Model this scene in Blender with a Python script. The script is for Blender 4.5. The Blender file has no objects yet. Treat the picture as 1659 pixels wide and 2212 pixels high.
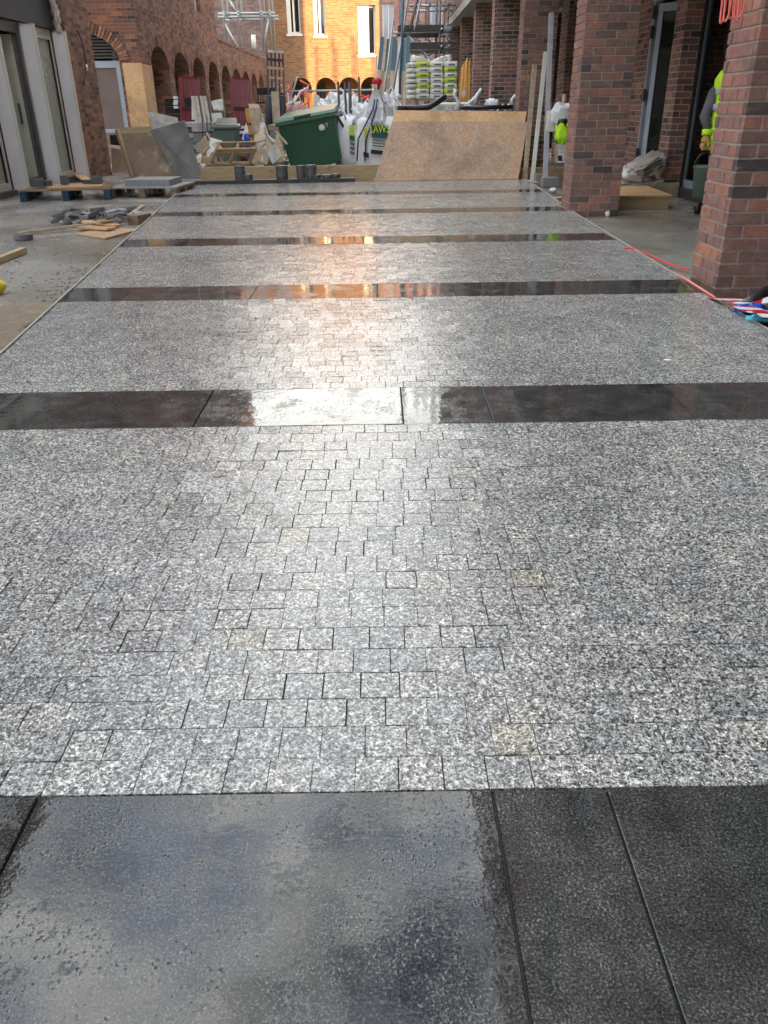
import bpy, math, random
from math import radians as R, sin, cos, tan, pi
from mathutils import Vector as V, Matrix, noise
random.seed(7)
S = bpy.context.scene
COL = S.collection
# ---------------------------------------------------------------- camera
HC = 1.05; FPX = 1710.0; TH = R(27.0)
cam_d = bpy.data.cameras.new("camera"); cam = bpy.data.objects.new("camera", cam_d); COL.objects.link(cam)
cam.matrix_world = Matrix.Translation((0, 0, HC)) @ Matrix.Rotation(R(90) - TH, 4, 'X') @ Matrix.Rotation(-0.0145, 4, 'Z')
cam_d.sensor_fit = 'VERTICAL'; cam_d.sensor_height = 24; cam_d.lens = 24 * FPX / 2212
cam_d.clip_start = .05; cam_d.clip_end = 600
S.camera = cam
MC = cam.matrix_world.to_3x3()
# ---------------------------------------------------------------- world, sun, exposure
SUN_AZ = R(35); SUN_EL = R(19)
W = bpy.data.worlds.new("World"); S.world = W; W.use_nodes = True
nt = W.node_tree; nt.nodes.clear()
def wn(t, **k):
    n = nt.nodes.new(t)
    for a, b in k.items(): setattr(n, a, b)
    return n
sky = wn('ShaderNodeTexSky', sky_type='NISHITA', sun_disc=False); sky.sun_elevation = SUN_EL; sky.sun_rotation = R(145)
sky.air_density = 1.0; sky.dust_density = 1.5
tc = wn('ShaderNodeTexCoord'); mp = wn('ShaderNodeMapping'); mp.inputs['Scale'].default_value = (1, 1, 2.0)
ns = wn('ShaderNodeTexNoise'); ns.inputs['Scale'].default_value = 2.3; ns.inputs['Detail'].default_value = 7; ns.inputs['Roughness'].default_value = .58
cr = wn('ShaderNodeValToRGB'); cr.color_ramp.elements[0].position = .40; cr.color_ramp.elements[1].position = .56
n2 = wn('ShaderNodeTexNoise'); n2.inputs['Scale'].default_value = 5; n2.inputs['Detail'].default_value = 5
cc = wn('ShaderNodeValToRGB'); cc.color_ramp.elements[0].position = .40; cc.color_ramp.elements[0].color = (7.5, 8.4, 10.5, 1)
cc.color_ramp.elements[1].position = .58; cc.color_ramp.elements[1].color = (17, 17, 16, 1)
mx = wn('ShaderNodeMixRGB'); bg = wn('ShaderNodeBackground'); bg.inputs['Strength'].default_value = .1; wo = wn('ShaderNodeOutputWorld')
L = nt.links.new
L(tc.outputs['Generated'], mp.inputs[0]); L(mp.outputs[0], ns.inputs['Vector']); L(mp.outputs[0], n2.inputs['Vector'])
L(ns.outputs['Fac'], cr.inputs[0]); L(n2.outputs['Fac'], cc.inputs[0]); L(cr.outputs[0], mx.inputs[0])
L(sky.outputs[0], mx.inputs[1]); L(cc.outputs[0], mx.inputs[2]); L(mx.outputs[0], bg.inputs[0]); L(bg.outputs[0], wo.inputs[0])
sd = bpy.data.lights.new("sun", 'SUN'); sd.energy = 5.0; sd.angle = R(.5); sd.color = (1.0, .64, .29)
sun = bpy.data.objects.new("sun", sd); COL.objects.link(sun)
sdir = V((-sin(SUN_AZ) * cos(SUN_EL), cos(SUN_AZ) * cos(SUN_EL), -sin(SUN_EL)))
sun.rotation_euler = sdir.to_track_quat('-Z', 'Y').to_euler(); sun.location = (20, -20, 30)
S.view_settings.view_transform = 'Standard'; S.view_settings.look = 'None'; S.view_settings.gamma = 1
S.view_settings.exposure = 1.72
S.render.engine = 'CYCLES'
# ---------------------------------------------------------------- measuring helpers: photo point (1659x2212) -> metres
def ray(u, v):
    return MC @ V(((u - 829.5) / FPX, -(v - 1106) / FPX, -1))
GZ = -.06
def PG(u, v, z=GZ):
    d = ray(u, v); t = (z - HC) / d.z; return V((d.x * t, d.y * t, z))
def PY(u, v, y):
    d = ray(u, v); t = y / d.y; return V((d.x * t, y, HC + d.z * t))
def PX(u, v, x):
    d = ray(u, v); t = x / d.x; return V((x, d.y * t, HC + d.z * t))
# ---------------------------------------------------------------- materials
def mat(name):
    m = bpy.data.materials.new(name); m.use_nodes = True
    t = m.node_tree; b = t.nodes['Principled BSDF']
    return m, t, b
def nd(t, ty, ins=None, **k):
    n = t.nodes.new(ty)
    for a, b in k.items(): setattr(n, a, b)
    for a, b in (ins or {}).items(): n.inputs[a].default_value = b
    return n
def ramp(t, stops):
    n = t.nodes.new('ShaderNodeValToRGB'); e = n.color_ramp.elements
    while len(e) < len(stops): e.new(.5)
    for i, (p, c) in enumerate(stops):
        e[i].position = p; e[i].color = (c[0], c[1], c[2], 1) if hasattr(c, '__len__') else (c, c, c, 1)
    return n
def sc(c, k): return tuple(min(1, x * k) for x in c)
def basic(name, col, rough=.6, var=.25, scale=6, bump=.15, bscale=60, metal=0, spec=.5, dirt=None, stretch=(1, 1, 1)):
    m, t, b = mat(name); l = t.links.new
    tcn = nd(t, 'ShaderNodeTexCoord'); mpn = nd(t, 'ShaderNodeMapping'); mpn.inputs['Scale'].default_value = stretch
    l(tcn.outputs['Object'], mpn.inputs[0])
    n = nd(t, 'ShaderNodeTexNoise', {'Scale': scale, 'Detail': 6, 'Roughness': .65}); l(mpn.outputs[0], n.inputs['Vector'])
    r = ramp(t, [(.25, sc(col, 1 - var)), (.5, col), (.75, sc(col, 1 + var))]); l(n.outputs['Fac'], r.inputs[0])
    out = r.outputs[0]
    if dirt:
        n3 = nd(t, 'ShaderNodeTexNoise', {'Scale': dirt[1], 'Detail': 8, 'Roughness': .7}); l(tcn.outputs['Object'], n3.inputs['Vector'])
        r3 = ramp(t, [(dirt[2], 0), (dirt[2] + .1, 1)]); l(n3.outputs['Fac'], r3.inputs[0])
        mxn = nd(t, 'ShaderNodeMixRGB'); mxn.inputs[2].default_value = (*dirt[0], 1)
        l(r3.outputs[0], mxn.inputs[0]); l(out, mxn.inputs[1]); out = mxn.outputs[0]
    l(out, b.inputs['Base Color'])
    n2_ = nd(t, 'ShaderNodeTexNoise', {'Scale': bscale, 'Detail': 5}); l(mpn.outputs[0], n2_.inputs['Vector'])
    bp = nd(t, 'ShaderNodeBump', {'Strength': bump, 'Distance': .01}); l(n2_.outputs['Fac'], bp.inputs['Height']); l(bp.outputs[0], b.inputs['Normal'])
    rr = ramp(t, [(.3, max(0, rough - .1)), (.7, min(1, rough + .12))]); l(n.outputs['Fac'], rr.inputs[0]); l(rr.outputs[0], b.inputs['Roughness'])
    b.inputs['Metallic'].default_value = metal; b.inputs['Specular IOR Level'].default_value = spec
    return m
BR_DARK = [(0, (.075, .062, .066)), (.12, (.13, .092, .09)), (.3, (.20, .125, .115)), (.5, (.25, .145, .125)), (.68, (.33, .155, .12)), (.82, (.18, .125, .12)), (.93, (.40, .18, .12)), (1, (.34, .24, .16))]
BR_RED = [(0, (.06, .036, .034)), (.2, (.115, .06, .05)), (.45, (.18, .08, .058)), (.7, (.24, .098, .06)), (.85, (.15, .07, .055)), (1, (.32, .14, .07))]
BR_BROWN_OLD = [(0, (.06, .042, .034)), (.25, (.11, .072, .055)), (.5, (.20, .118, .088)), (.75, (.26, .145, .10)), (1, (.32, .175, .11))]
BR_BROWN = [(0, (.09, .055, .045)), (.25, (.16, .085, .062)), (.5, (.225, .112, .078)), (.75, (.28, .135, .088)), (1, (.34, .17, .10))]
BR_SUN = [(0, (.20, .098, .048)), (.3, (.25, .13, .066)), (.6, (.28, .15, .078)), (1, (.33, .185, .10))]
def brick(name, pal, mortar=(.30, .27, .22), rough=.85, bump=.6, off=.5):
    m, t, b = mat(name); l = t.links.new
    uv = nd(t, 'ShaderNodeUVMap'); uv.uv_map = 'UVMap'
    dn = nd(t, 'ShaderNodeTexNoise', {'Scale': 9, 'Detail': 2}); l(uv.outputs[0], dn.inputs['Vector'])
    ds = nd(t, 'ShaderNodeVectorMath', operation='SCALE'); ds.inputs['Scale'].default_value = .006; l(dn.outputs['Color'], ds.inputs[0])
    da = nd(t, 'ShaderNodeVectorMath', operation='ADD'); l(uv.outputs[0], da.inputs[0]); l(ds.outputs[0], da.inputs[1])
    bt = nd(t, 'ShaderNodeTexBrick', {'Scale': 1, 'Mortar Size': .0055, 'Mortar Smooth': .25, 'Brick Width': .225, 'Row Height': .075, 'Color1': (0, 0, 0, 1), 'Color2': (1, 1, 1, 1), 'Mortar': (.5, .5, .5, 1)})
    bt.offset = off; l(da.outputs[0], bt.inputs['Vector'])
    r = ramp(t, pal); l(bt.outputs['Color'], r.inputs[0])
    n = nd(t, 'ShaderNodeTexNoise', {'Scale': 45, 'Detail': 6, 'Roughness': .7}); l(uv.outputs[0], n.inputs['Vector'])
    nb = nd(t, 'ShaderNodeTexNoise', {'Scale': 1.2, 'Detail': 5}); l(uv.outputs[0], nb.inputs['Vector'])
    m1 = nd(t, 'ShaderNodeMixRGB', blend_type='OVERLAY'); m1.inputs[0].default_value = .75; l(r.outputs[0], m1.inputs[1]); l(n.outputs['Fac'], m1.inputs[2])
    m1b = nd(t, 'ShaderNodeMixRGB', blend_type='OVERLAY'); m1b.inputs[0].default_value = .4; l(m1.outputs[0], m1b.inputs[1]); l(nb.outputs['Fac'], m1b.inputs[2])
    m2 = nd(t, 'ShaderNodeMixRGB'); m2.inputs[2].default_value = (*mortar, 1); l(bt.outputs['Fac'], m2.inputs[0]); l(m1b.outputs[0], m2.inputs[1])
    l(m2.outputs[0], b.inputs['Base Color'])
    inv = nd(t, 'ShaderNodeMath', operation='SUBTRACT'); inv.inputs[0].default_value = 1; l(bt.outputs['Fac'], inv.inputs[1])
    ad = nd(t, 'ShaderNodeMath', operation='MULTIPLY_ADD'); ad.inputs[1].default_value = .5; l(n.outputs['Fac'], ad.inputs[0]); l(inv.outputs[0], ad.inputs[2])
    bp = nd(t, 'ShaderNodeBump', {'Strength': bump, 'Distance': .008}); l(ad.outputs[0], bp.inputs['Height']); l(bp.outputs[0], b.inputs['Normal'])
    b.inputs['Roughness'].default_value = rough; b.inputs['Specular IOR Level'].default_value = .3
    return m
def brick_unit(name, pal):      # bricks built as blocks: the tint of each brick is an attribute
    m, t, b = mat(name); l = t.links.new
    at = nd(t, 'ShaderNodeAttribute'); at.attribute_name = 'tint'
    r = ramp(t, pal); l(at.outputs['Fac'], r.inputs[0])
    tcn = nd(t, 'ShaderNodeTexCoord')
    n = nd(t, 'ShaderNodeTexNoise', {'Scale': 55, 'Detail': 8, 'Roughness': .75}); l(tcn.outputs['Object'], n.inputs['Vector'])
    n2_ = nd(t, 'ShaderNodeTexNoise', {'Scale': 14, 'Detail': 5, 'Roughness': .6}); l(tcn.outputs['Object'], n2_.inputs['Vector'])
    m1 = nd(t, 'ShaderNodeMixRGB', blend_type='OVERLAY'); m1.inputs[0].default_value = .8; l(r.outputs[0], m1.inputs[1]); l(n.outputs['Fac'], m1.inputs[2])
    m2 = nd(t, 'ShaderNodeMixRGB', blend_type='OVERLAY'); m2.inputs[0].default_value = .6; l(m1.outputs[0], m2.inputs[1]); l(n2_.outputs['Fac'], m2.inputs[2])
    lim = ramp(t, [(.60, 0), (.72, .7)]); l(n2_.outputs['Fac'], lim.inputs[0])
    m3 = nd(t, 'ShaderNodeMixRGB'); m3.inputs[2].default_value = (.30, .24, .21, 1); l(lim.outputs[0], m3.inputs[0]); l(m2.outputs[0], m3.inputs[1])
    l(m3.outputs[0], b.inputs['Base Color'])
    bp = nd(t, 'ShaderNodeBump', {'Strength': .7, 'Distance': .006}); l(n.outputs['Fac'], bp.inputs['Height']); l(bp.outputs[0], b.inputs['Normal'])
    b.inputs['Roughness'].default_value = .85; b.inputs['Specular IOR Level'].default_value = .3
    return m
def granite():
    m, t, b = mat('wet_granite'); l = t.links.new
    at = nd(t, 'ShaderNodeAttribute'); at.attribute_name = 'tint'
    tcn = nd(t, 'ShaderNodeTexCoord')
    mpn = nd(t, 'ShaderNodeMapping'); mpn.inputs['Scale'].default_value = (1, 1, 1); l(tcn.outputs['Object'], mpn.inputs[0])
    n = nd(t, 'ShaderNodeTexNoise', {'Scale': 105, 'Detail': 3.5, 'Roughness': .78, 'Distortion': 1.6}, noise_dimensions='4D'); l(mpn.outputs[0], n.inputs['Vector'])
    vo = nd(t, 'ShaderNodeTexVoronoi', {'Scale': 170, 'Randomness': 1}); l(mpn.outputs[0], vo.inputs['Vector'])
    w4 = nd(t, 'ShaderNodeMath', operation='MULTIPLY'); w4.inputs[1].default_value = 37; l(at.outputs['Fac'], w4.inputs[0]); l(w4.outputs[0], n.inputs['W'])
    sp = ramp(t, [(.35, (.018, .019, .019)), (.43, (.078, .081, .080)), (.50, (.25, .258, .252)), (.59, (.70, .72, .70))]); l(n.outputs['Fac'], sp.inputs[0])
    vr = nd(t, 'ShaderNodeSeparateColor'); l(vo.outputs['Color'], vr.inputs[0])
    vp = ramp(t, [(0, .25), (.25, .75), (.7, 1.0), (1, 1.6)]); l(vr.outputs[0], vp.inputs[0])
    mu = nd(t, 'ShaderNodeMixRGB', blend_type='MULTIPLY'); mu.inputs[0].default_value = .9; l(sp.outputs[0], mu.inputs[1]); l(vp.outputs[0], mu.inputs[2])
    tr = ramp(t, [(0, (.80, .83, .86)), (.1, (.90, .92, .94)), (.5, (1, 1, 1)), (.9, (1.10, 1.10, 1.08)), (.995, (1.2, 1.18, 1.12)), (1, (1.15, 1.07, .92))]); l(at.outputs['Fac'], tr.inputs[0])
    m2 = nd(t, 'ShaderNodeMixRGB', blend_type='MULTIPLY'); m2.inputs[0].default_value = 1; l(mu.outputs[0], m2.inputs[1]); l(tr.outputs[0], m2.inputs[2])
    nl = nd(t, 'ShaderNodeTexNoise', {'Scale': 1.1, 'Detail': 5}); l(tcn.outputs['Object'], nl.inputs['Vector'])
    rl = ramp(t, [(.35, .85), (.65, 1.12)]); l(nl.outputs['Fac'], rl.inputs[0])
    m3 = nd(t, 'ShaderNodeMixRGB', blend_type='MULTIPLY'); m3.inputs[0].default_value = 1; l(m2.outputs[0], m3.inputs[1]); l(rl.outputs[0], m3.inputs[2])
    l(m3.outputs[0], b.inputs['Base Color'])
    # flamed surface: small facets carry the water
    nb = nd(t, 'ShaderNodeTexNoise', {'Scale': 120, 'Detail': 5, 'Roughness': .7, 'Distortion': .3}); l(mpn.outputs[0], nb.inputs['Vector'])
    nw = nd(t, 'ShaderNodeTexNoise', {'Scale': 22, 'Detail': 3}); l(mpn.outputs[0], nw.inputs['Vector'])
    hh = nd(t, 'ShaderNodeMath', operation='MULTIPLY_ADD'); hh.inputs[1].default_value = 1.6; l(nw.outputs['Fac'], hh.inputs[0]); l(nb.outputs['Fac'], hh.inputs[2])
    bp = nd(t, 'ShaderNodeBump', {'Strength': .30, 'Distance': .003}); l(hh.outputs[0], bp.inputs['Height']); l(bp.outputs[0], b.inputs['Normal'])
    rr = ramp(t, [(.35, .09), (.65, .22)]); l(nw.outputs['Fac'], rr.inputs[0]); l(rr.outputs[0], b.inputs['Roughness'])
    b.inputs['Specular IOR Level'].default_value = .6
    return m
def dark_slab():
    m, t, b = mat('wet_dark_stone'); l = t.links.new
    at = nd(t, 'ShaderNodeAttribute'); at.attribute_name = 'tint'
    tcn = nd(t, 'ShaderNodeTexCoord')
    n = nd(t, 'ShaderNodeTexNoise', {'Scale': 240, 'Detail': 5, 'Roughness': .8}); l(tcn.outputs['Object'], n.inputs['Vector'])
    nm = nd(t, 'ShaderNodeTexNoise', {'Scale': 9, 'Detail': 6, 'Roughness': .65}); l(tcn.outputs['Object'], nm.inputs['Vector'])
    c = ramp(t, [(.3, (.006, .0065, .0065)), (.46, (.022, .024, .024)), (.58, (.068, .073, .072)), (.68, (.26, .27, .265))]); l(n.outputs['Fac'], c.inputs[0])
    tr = ramp(t, [(0, (.7, .7, .7)), (1, (1.3, 1.3, 1.3))]); l(at.outputs['Fac'], tr.inputs[0])
    m2 = nd(t, 'ShaderNodeMixRGB', blend_type='MULTIPLY'); m2.inputs[0].default_value = 1; l(c.outputs[0], m2.inputs[1]); l(tr.outputs[0], m2.inputs[2])
    sm = ramp(t, [(.35, .7), (.65, 1.5)]); l(nm.outputs['Fac'], sm.inputs[0])
    m3 = nd(t, 'ShaderNodeMixRGB', blend_type='MULTIPLY'); m3.inputs[0].default_value = 1; l(m2.outputs[0], m3.inputs[1]); l(sm.outputs[0], m3.inputs[2])
    # mortar splashes, their own shape
    ns_ = nd(t, 'ShaderNodeTexNoise', {'Scale': 3.3, 'Detail': 12, 'Roughness': .85}); l(tcn.outputs['Object'], ns_.inputs['Vector'])
    rs = ramp(t, [(.735, 0), (.76, 1)]); l(ns_.outputs['Fac'], rs.inputs[0])
    m4 = nd(t, 'ShaderNodeMixRGB'); m4.inputs[2].default_value = (.5, .5, .48, 1); l(rs.outputs[0], m4.inputs[0]); l(m3.outputs[0], m4.inputs[1])
    l(m4.outputs[0], b.inputs['Base Color'])
    # water film: patches with blobby edges
    wn_ = nd(t, 'ShaderNodeTexNoise', {'Scale': 5.5, 'Detail': 6, 'Roughness': .6, 'Distortion': .3}); l(tcn.outputs['Object'], wn_.inputs['Vector'])
    drop = nd(t, 'ShaderNodeTexVoronoi', {'Scale': 110}); l(tcn.outputs['Object'], drop.inputs['Vector'])
    dm = nd(t, 'ShaderNodeMath', operation='MULTIPLY_ADD'); dm.inputs[1].default_value = -.22; l(drop.outputs['Distance'], dm.inputs[0]); l(wn_.outputs['Fac'], dm.inputs[2])
    wet = ramp(t, [(.235, 0), (.30, 1)]); l(dm.outputs[0], wet.inputs[0])
    rr = nd(t, 'ShaderNodeMapRange', {'From Min': 0, 'From Max': 1, 'To Min': .20, 'To Max': .03}); l(wet.outputs[0], rr.inputs[0]); l(rr.outputs[0], b.inputs['Roughness'])
    rip = nd(t, 'ShaderNodeTexNoise', {'Scale': 17, 'Detail': 4, 'Roughness': .55}); l(tcn.outputs['Object'], rip.inputs['Vector'])
    mixh = nd(t, 'ShaderNodeMixRGB'); l(wet.outputs[0], mixh.inputs[0]); l(n.outputs['Fac'], mixh.inputs[1]); l(rip.outputs['Fac'], mixh.inputs[2])
    bp = nd(t, 'ShaderNodeBump', {'Strength': .12, 'Distance': .004}); l(mixh.outputs[0], bp.inputs['Height'])
    bp2 = nd(t, 'ShaderNodeBump', {'Strength': .3, 'Distance': .0004}); l(wet.outputs[0], bp2.inputs['Height']); l(bp.outputs[0], bp2.inputs['Normal'])
    dr = nd(t, 'ShaderNodeTexVoronoi', {'Scale': 120, 'Randomness': 1}); wd = nd(t, 'ShaderNodeMixRGB', blend_type='ADD'); wd.inputs[0].default_value = .03; l(tcn.outputs['Object'], wd.inputs[1]); l(rip.outputs['Color'], wd.inputs[2]); l(wd.outputs[0], dr.inputs['Vector'])
    drr = ramp(t, [(.06, 1), (.34, 0)]); l(dr.outputs['Distance'], drr.inputs[0])
    dk = ramp(t, [(.48, 0), (.60, 1)]); l(nm.outputs['Fac'], dk.inputs[0])
    dmul = nd(t, 'ShaderNodeMath', operation='MULTIPLY'); l(drr.outputs[0], dmul.inputs[0]); l(dk.outputs[0], dmul.inputs[1])
    bp3 = nd(t, 'ShaderNodeBump', {'Strength': .6, 'Distance': .0010}); l(dmul.outputs[0], bp3.inputs['Height']); l(bp2.outputs[0], bp3.inputs['Normal'])
    l(bp3.outputs[0], b.inputs['Normal'])
    b.inputs['Specular IOR Level'].default_value = .5
    return m
def wet_ground():
    m, t, b = mat('wet_concrete'); l = t.links.new
    tcn = nd(t, 'ShaderNodeTexCoord')
    n = nd(t, 'ShaderNodeTexNoise', {'Scale': .55, 'Detail': 8, 'Roughness': .62, 'Distortion': .4}); l(tcn.outputs['Object'], n.inputs['Vector'])
    nf = nd(t, 'ShaderNodeTexNoise', {'Scale': 60, 'Detail': 6, 'Roughness': .75}); l(tcn.outputs['Object'], nf.inputs['Vector'])
    c = ramp(t, [(.3, (.13, .115, .09)), (.42, (.23, .21, .17)), (.54, (.31, .305, .28)), (.7, (.37, .375, .365))]); l(n.outputs['Fac'], c.inputs[0])
    m1 = nd(t, 'ShaderNodeMixRGB', blend_type='OVERLAY'); m1.inputs[0].default_value = .6; l(c.outputs[0], m1.inputs[1]); l(nf.outputs['Fac'], m1.inputs[2])
    sp = nd(t, 'ShaderNodeTexNoise', {'Scale': 7, 'Detail': 10, 'Roughness': .85}); l(tcn.outputs['Object'], sp.inputs['Vector'])
    rs = ramp(t, [(.66, 0), (.70, .8)]); l(sp.outputs['Fac'], rs.inputs[0])
    m2 = nd(t, 'ShaderNodeMixRGB'); m2.inputs[2].default_value = (.42, .42, .40, 1); l(rs.outputs[0], m2.inputs[0]); l(m1.outputs[0], m2.inputs[1])
    l(m2.outputs[0], b.inputs['Base Color'])
    n2_ = nd(t, 'ShaderNodeTexNoise', {'Scale': .9, 'Detail': 5}); 
    mp2 = nd(t, 'ShaderNodeMapping'); mp2.inputs['Location'].default_value = (3.1, 5.2, 0); l(tcn.outputs['Object'], mp2.inputs[0]); l(mp2.outputs[0], n2_.inputs['Vector'])
    rr = ramp(t, [(.40, .10), (.56, .30), (.72, .6)]); l(n2_.outputs['Fac'], rr.inputs[0]); l(rr.outputs[0], b.inputs['Roughness'])
    bp = nd(t, 'ShaderNodeBump', {'Strength': .25, 'Distance': .01}); l(nf.outputs['Fac'], bp.inputs['Height']); l(bp.outputs[0], b.inputs['Normal'])
    return m
def osb(name, c0=(.40, .285, .20), c1=(.27, .19, .135)):
    m, t, b = mat(name); l = t.links.new
    tcn = nd(t, 'ShaderNodeTexCoord')
    vo = nd(t, 'ShaderNodeTexVoronoi', {'Scale': 62, 'Randomness': 1})
    wv = nd(t, 'ShaderNodeTexNoise', {'Scale': 8, 'Detail': 3}); l(tcn.outputs['Object'], wv.inputs['Vector'])
    ad = nd(t, 'ShaderNodeMixRGB', blend_type='ADD'); ad.inputs[0].default_value = .25; l(tcn.outputs['Object'], ad.inputs[1]); l(wv.outputs['Color'], ad.inputs[2]); l(ad.outputs[0], vo.inputs['Vector'])
    sx = nd(t, 'ShaderNodeSeparateColor'); l(vo.outputs['Color'], sx.inputs[0])
    r = ramp(t, [(0, c1), (.5, c0), (1, sc(c0, 1.25))]); l(sx.outputs[0], r.inputs[0])
    big = nd(t, 'ShaderNodeTexNoise', {'Scale': 1.6, 'Detail': 6, 'Roughness': .6}); l(tcn.outputs['Object'], big.inputs['Vector'])
    rb = ramp(t, [(.34, (.74, .70, .68)), (.5, (1.05, 1.02, 1.0)), (.68, (1.15, .98, .78))]); l(big.outputs['Fac'], rb.inputs[0])
    m1 = nd(t, 'ShaderNodeMixRGB', blend_type='MULTIPLY'); m1.inputs[0].default_value = 1; l(r.outputs[0], m1.inputs[1]); l(rb.outputs[0], m1.inputs[2])
    fn = nd(t, 'ShaderNodeTexNoise', {'Scale': 90, 'Detail': 4, 'Roughness': .8}); l(tcn.outputs['Object'], fn.inputs['Vector'])
    m2 = nd(t, 'ShaderNodeMixRGB', blend_type='OVERLAY'); m2.inputs[0].default_value = .6; l(m1.outputs[0], m2.inputs[1]); l(fn.outputs['Fac'], m2.inputs[2])
    l(m2.outputs[0], b.inputs['Base Color']); b.inputs['Roughness'].default_value = .7
    bp = nd(t, 'ShaderNodeBump', {'Strength': .3, 'Distance': .003}); l(vo.outputs['Distance'], bp.inputs['Height']); l(bp.outputs[0], b.inputs['Normal'])
    return m
def glass(name, col=(.012, .015, .014), rough=.04):
    m, t, b = mat(name); b.inputs['Base Color'].default_value = (*col, 1); b.inputs['Roughness'].default_value = rough; b.inputs['Specular IOR Level'].default_value = .8
    tcn = nd(t, 'ShaderNodeTexCoord'); n = nd(t, 'ShaderNodeTexNoise', {'Scale': 1.5, 'Detail': 3}); t.links.new(tcn.outputs['Object'], n.inputs['Vector'])
    bp = nd(t, 'ShaderNodeBump', {'Strength': .05, 'Distance': .02}); t.links.new(n.outputs['Fac'], bp.inputs['Height']); t.links.new(bp.outputs[0], b.inputs['Normal'])
    return m
def clear(name):
    m, t, b = mat(name); t.nodes.remove(b); o = t.nodes['Material Output']
    g = nd(t, 'ShaderNodeBsdfGlossy', {'Roughness': .02}); tr = nd(t, 'ShaderNodeBsdfTransparent'); tr.inputs[0].default_value = (.62, .68, .66, 1)
    f = nd(t, 'ShaderNodeFresnel', {'IOR': 1.5}); x = nd(t, 'ShaderNodeMixShader')
    t.links.new(f.outputs[0], x.inputs[0]); t.links.new(tr.outputs[0], x.inputs[1]); t.links.new(g.outputs[0], x.inputs[2]); t.links.new(x.outputs[0], o.inputs[0])
    return m
M = {}
M['brick_dark'] = brick('purple_brick', BR_DARK, (.46, .43, .37))
M['brick_red'] = brick('red_brick', BR_RED, (.20, .17, .14))
M['brick_brown'] = brick('brown_brick', BR_BROWN, (.20, .16, .12))
M['brick_sun'] = brick('buff_brick', BR_SUN, (.4, .3, .2), bump=.3)
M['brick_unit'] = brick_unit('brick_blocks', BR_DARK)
M['brick_ring'] = brick_unit('ring_bricks', BR_BROWN)
M['mortar'] = basic('mortar', (.42, .40, .355), .9, .2, 20, .4, 90)
M['granite'] = granite(); M['slab'] = dark_slab(); M['ground'] = wet_ground(); M['osb'] = osb('osb_board')
M['ply'] = osb('plywood', (.56, .38, .20), (.46, .30, .15))
M['joint'] = basic('sand_joint', (.05, .05, .05), .8, .3, 40)
M['edge'] = basic('edging', (.42, .41, .38), .5, .2, 30)
M['wood'] = basic('raw_timber', (.42, .32, .19), .65, .3, 5, .3, 40, stretch=(1, 1, 6), dirt=((.25, .17, .10), 4, .62))
M['wood2'] = basic('weathered_timber', (.38, .31, .22), .75, .35, 7, .3, 50, dirt=((.16, .12, .09), 5, .58))
M['wood3'] = basic('wet_brown_board', (.20, .14, .09), .45, .35, 3, .3, 50, dirt=((.36, .31, .24), 4, .56))
M['wood_dark'] = basic('dark_timber', (.05, .045, .04), .6, .3, 9)
M['wood_orange'] = basic('orange_ply', (.42, .27, .15), .6, .3, 6, .3, 40)
M['grey_sheet'] = basic('grey_dusty_sheet', (.25, .26, .26), .45, .4, 3, .3, 30, dirt=((.40, .40, .38), 2.3, .55))
M['fin'] = basic('fin_grey', (.62, .62, .64), .4, .08, 3, .05, 30, dirt=((.40, .39, .36), 5, .66))
M['fin_edge'] = basic('fin_cream', (.55, .53, .47), .5, .1, 3, .05)
M['frost'] = basic('frosted_panel', (.34, .37, .31), .25, .1, 1.2, .03, 10)
M['cream'] = basic('cream_frame', (.46, .44, .37), .5, .12, 4, .05)
M['slate'] = basic('slate_fascia', (.04, .043, .045), .7, .4, 4, .3, 25, stretch=(1, 1, 5))
M['black'] = basic('black_plastic', (.012, .012, .013), .35, .3, 8, .1)
M['black_hole'] = basic('dark_interior', (.012, .012, .012), .9, .3, 2)
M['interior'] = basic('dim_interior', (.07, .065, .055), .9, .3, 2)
M['alu'] = basic('blue_grey_aluminium', (.36, .42, .50), .35, .1, 4, .03, 30, metal=.2)
M['galv'] = basic('galvanised_steel', (.40, .43, .44), .4, .25, 20, .1, 60, metal=.6)
M['rust'] = basic('dark_steel', (.09, .085, .085), .55, .4, 20, .2, metal=.4)
M['navy'] = basic('navy_steel', (.02, .025, .06), .5, .4, 15, .2)
M['maroon'] = basic('maroon_sheet', (.05, .004, .008), .6)
M['red'] = basic('red_steel', (.12, .005, .009), .45, .3, 6, .1)
M['redcord'] = basic('red_cord', (.8, .04, .03), .5, .1)
M['pinkcord'] = basic('salmon_cable', (.85, .22, .18), .4, .1)
M['green'] = basic('green_plastic', (.022, .09, .05), .38, .15, 3, .05, 40, dirt=((.12, .18, .14), 11, .70))
M['green_lid'] = basic('green_lid_plastic', (.03, .12, .07), .32, .15, 3, .05, 40)
M['greygreen'] = basic('grey_green_plastic', (.10, .15, .125), .45, .2, 4)
M['bag'] = basic('white_woven', (.74, .76, .78), .6, .12, 4, .6, 14, dirt=((.50, .48, .43), 3, .62))
M['white'] = basic('white_plastic', (.78, .78, .78), .5, .08, 4)
M['cementbag'] = basic('pale_sack', (.66, .68, .62), .45, .12, 4, .5, 20)
M['lime'] = basic('lime_print', (.50, .58, .05), .5, .12, 8)
M['print'] = basic('grey_print', (.13, .15, .13), .6, .2, 20)
M['sack'] = basic('dusty_sack', (.42, .38, .36), .5, .3, 5, .5, 14, dirt=((.16, .14, .13), 4, .56))
M['stone_dark'] = basic('dark_cut_stone', (.085, .09, .095), .45, .35, 30, .2, 120)
M['stone_top'] = basic('pale_cut_stone', (.24, .25, .26), .5, .3, 30, .2, 120)
M['blue_wood'] = basic('blue_pallet_paint', (.015, .05, .09), .6, .4, 6, .3, dirt=((.15, .12, .10), 6, .58))
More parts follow.
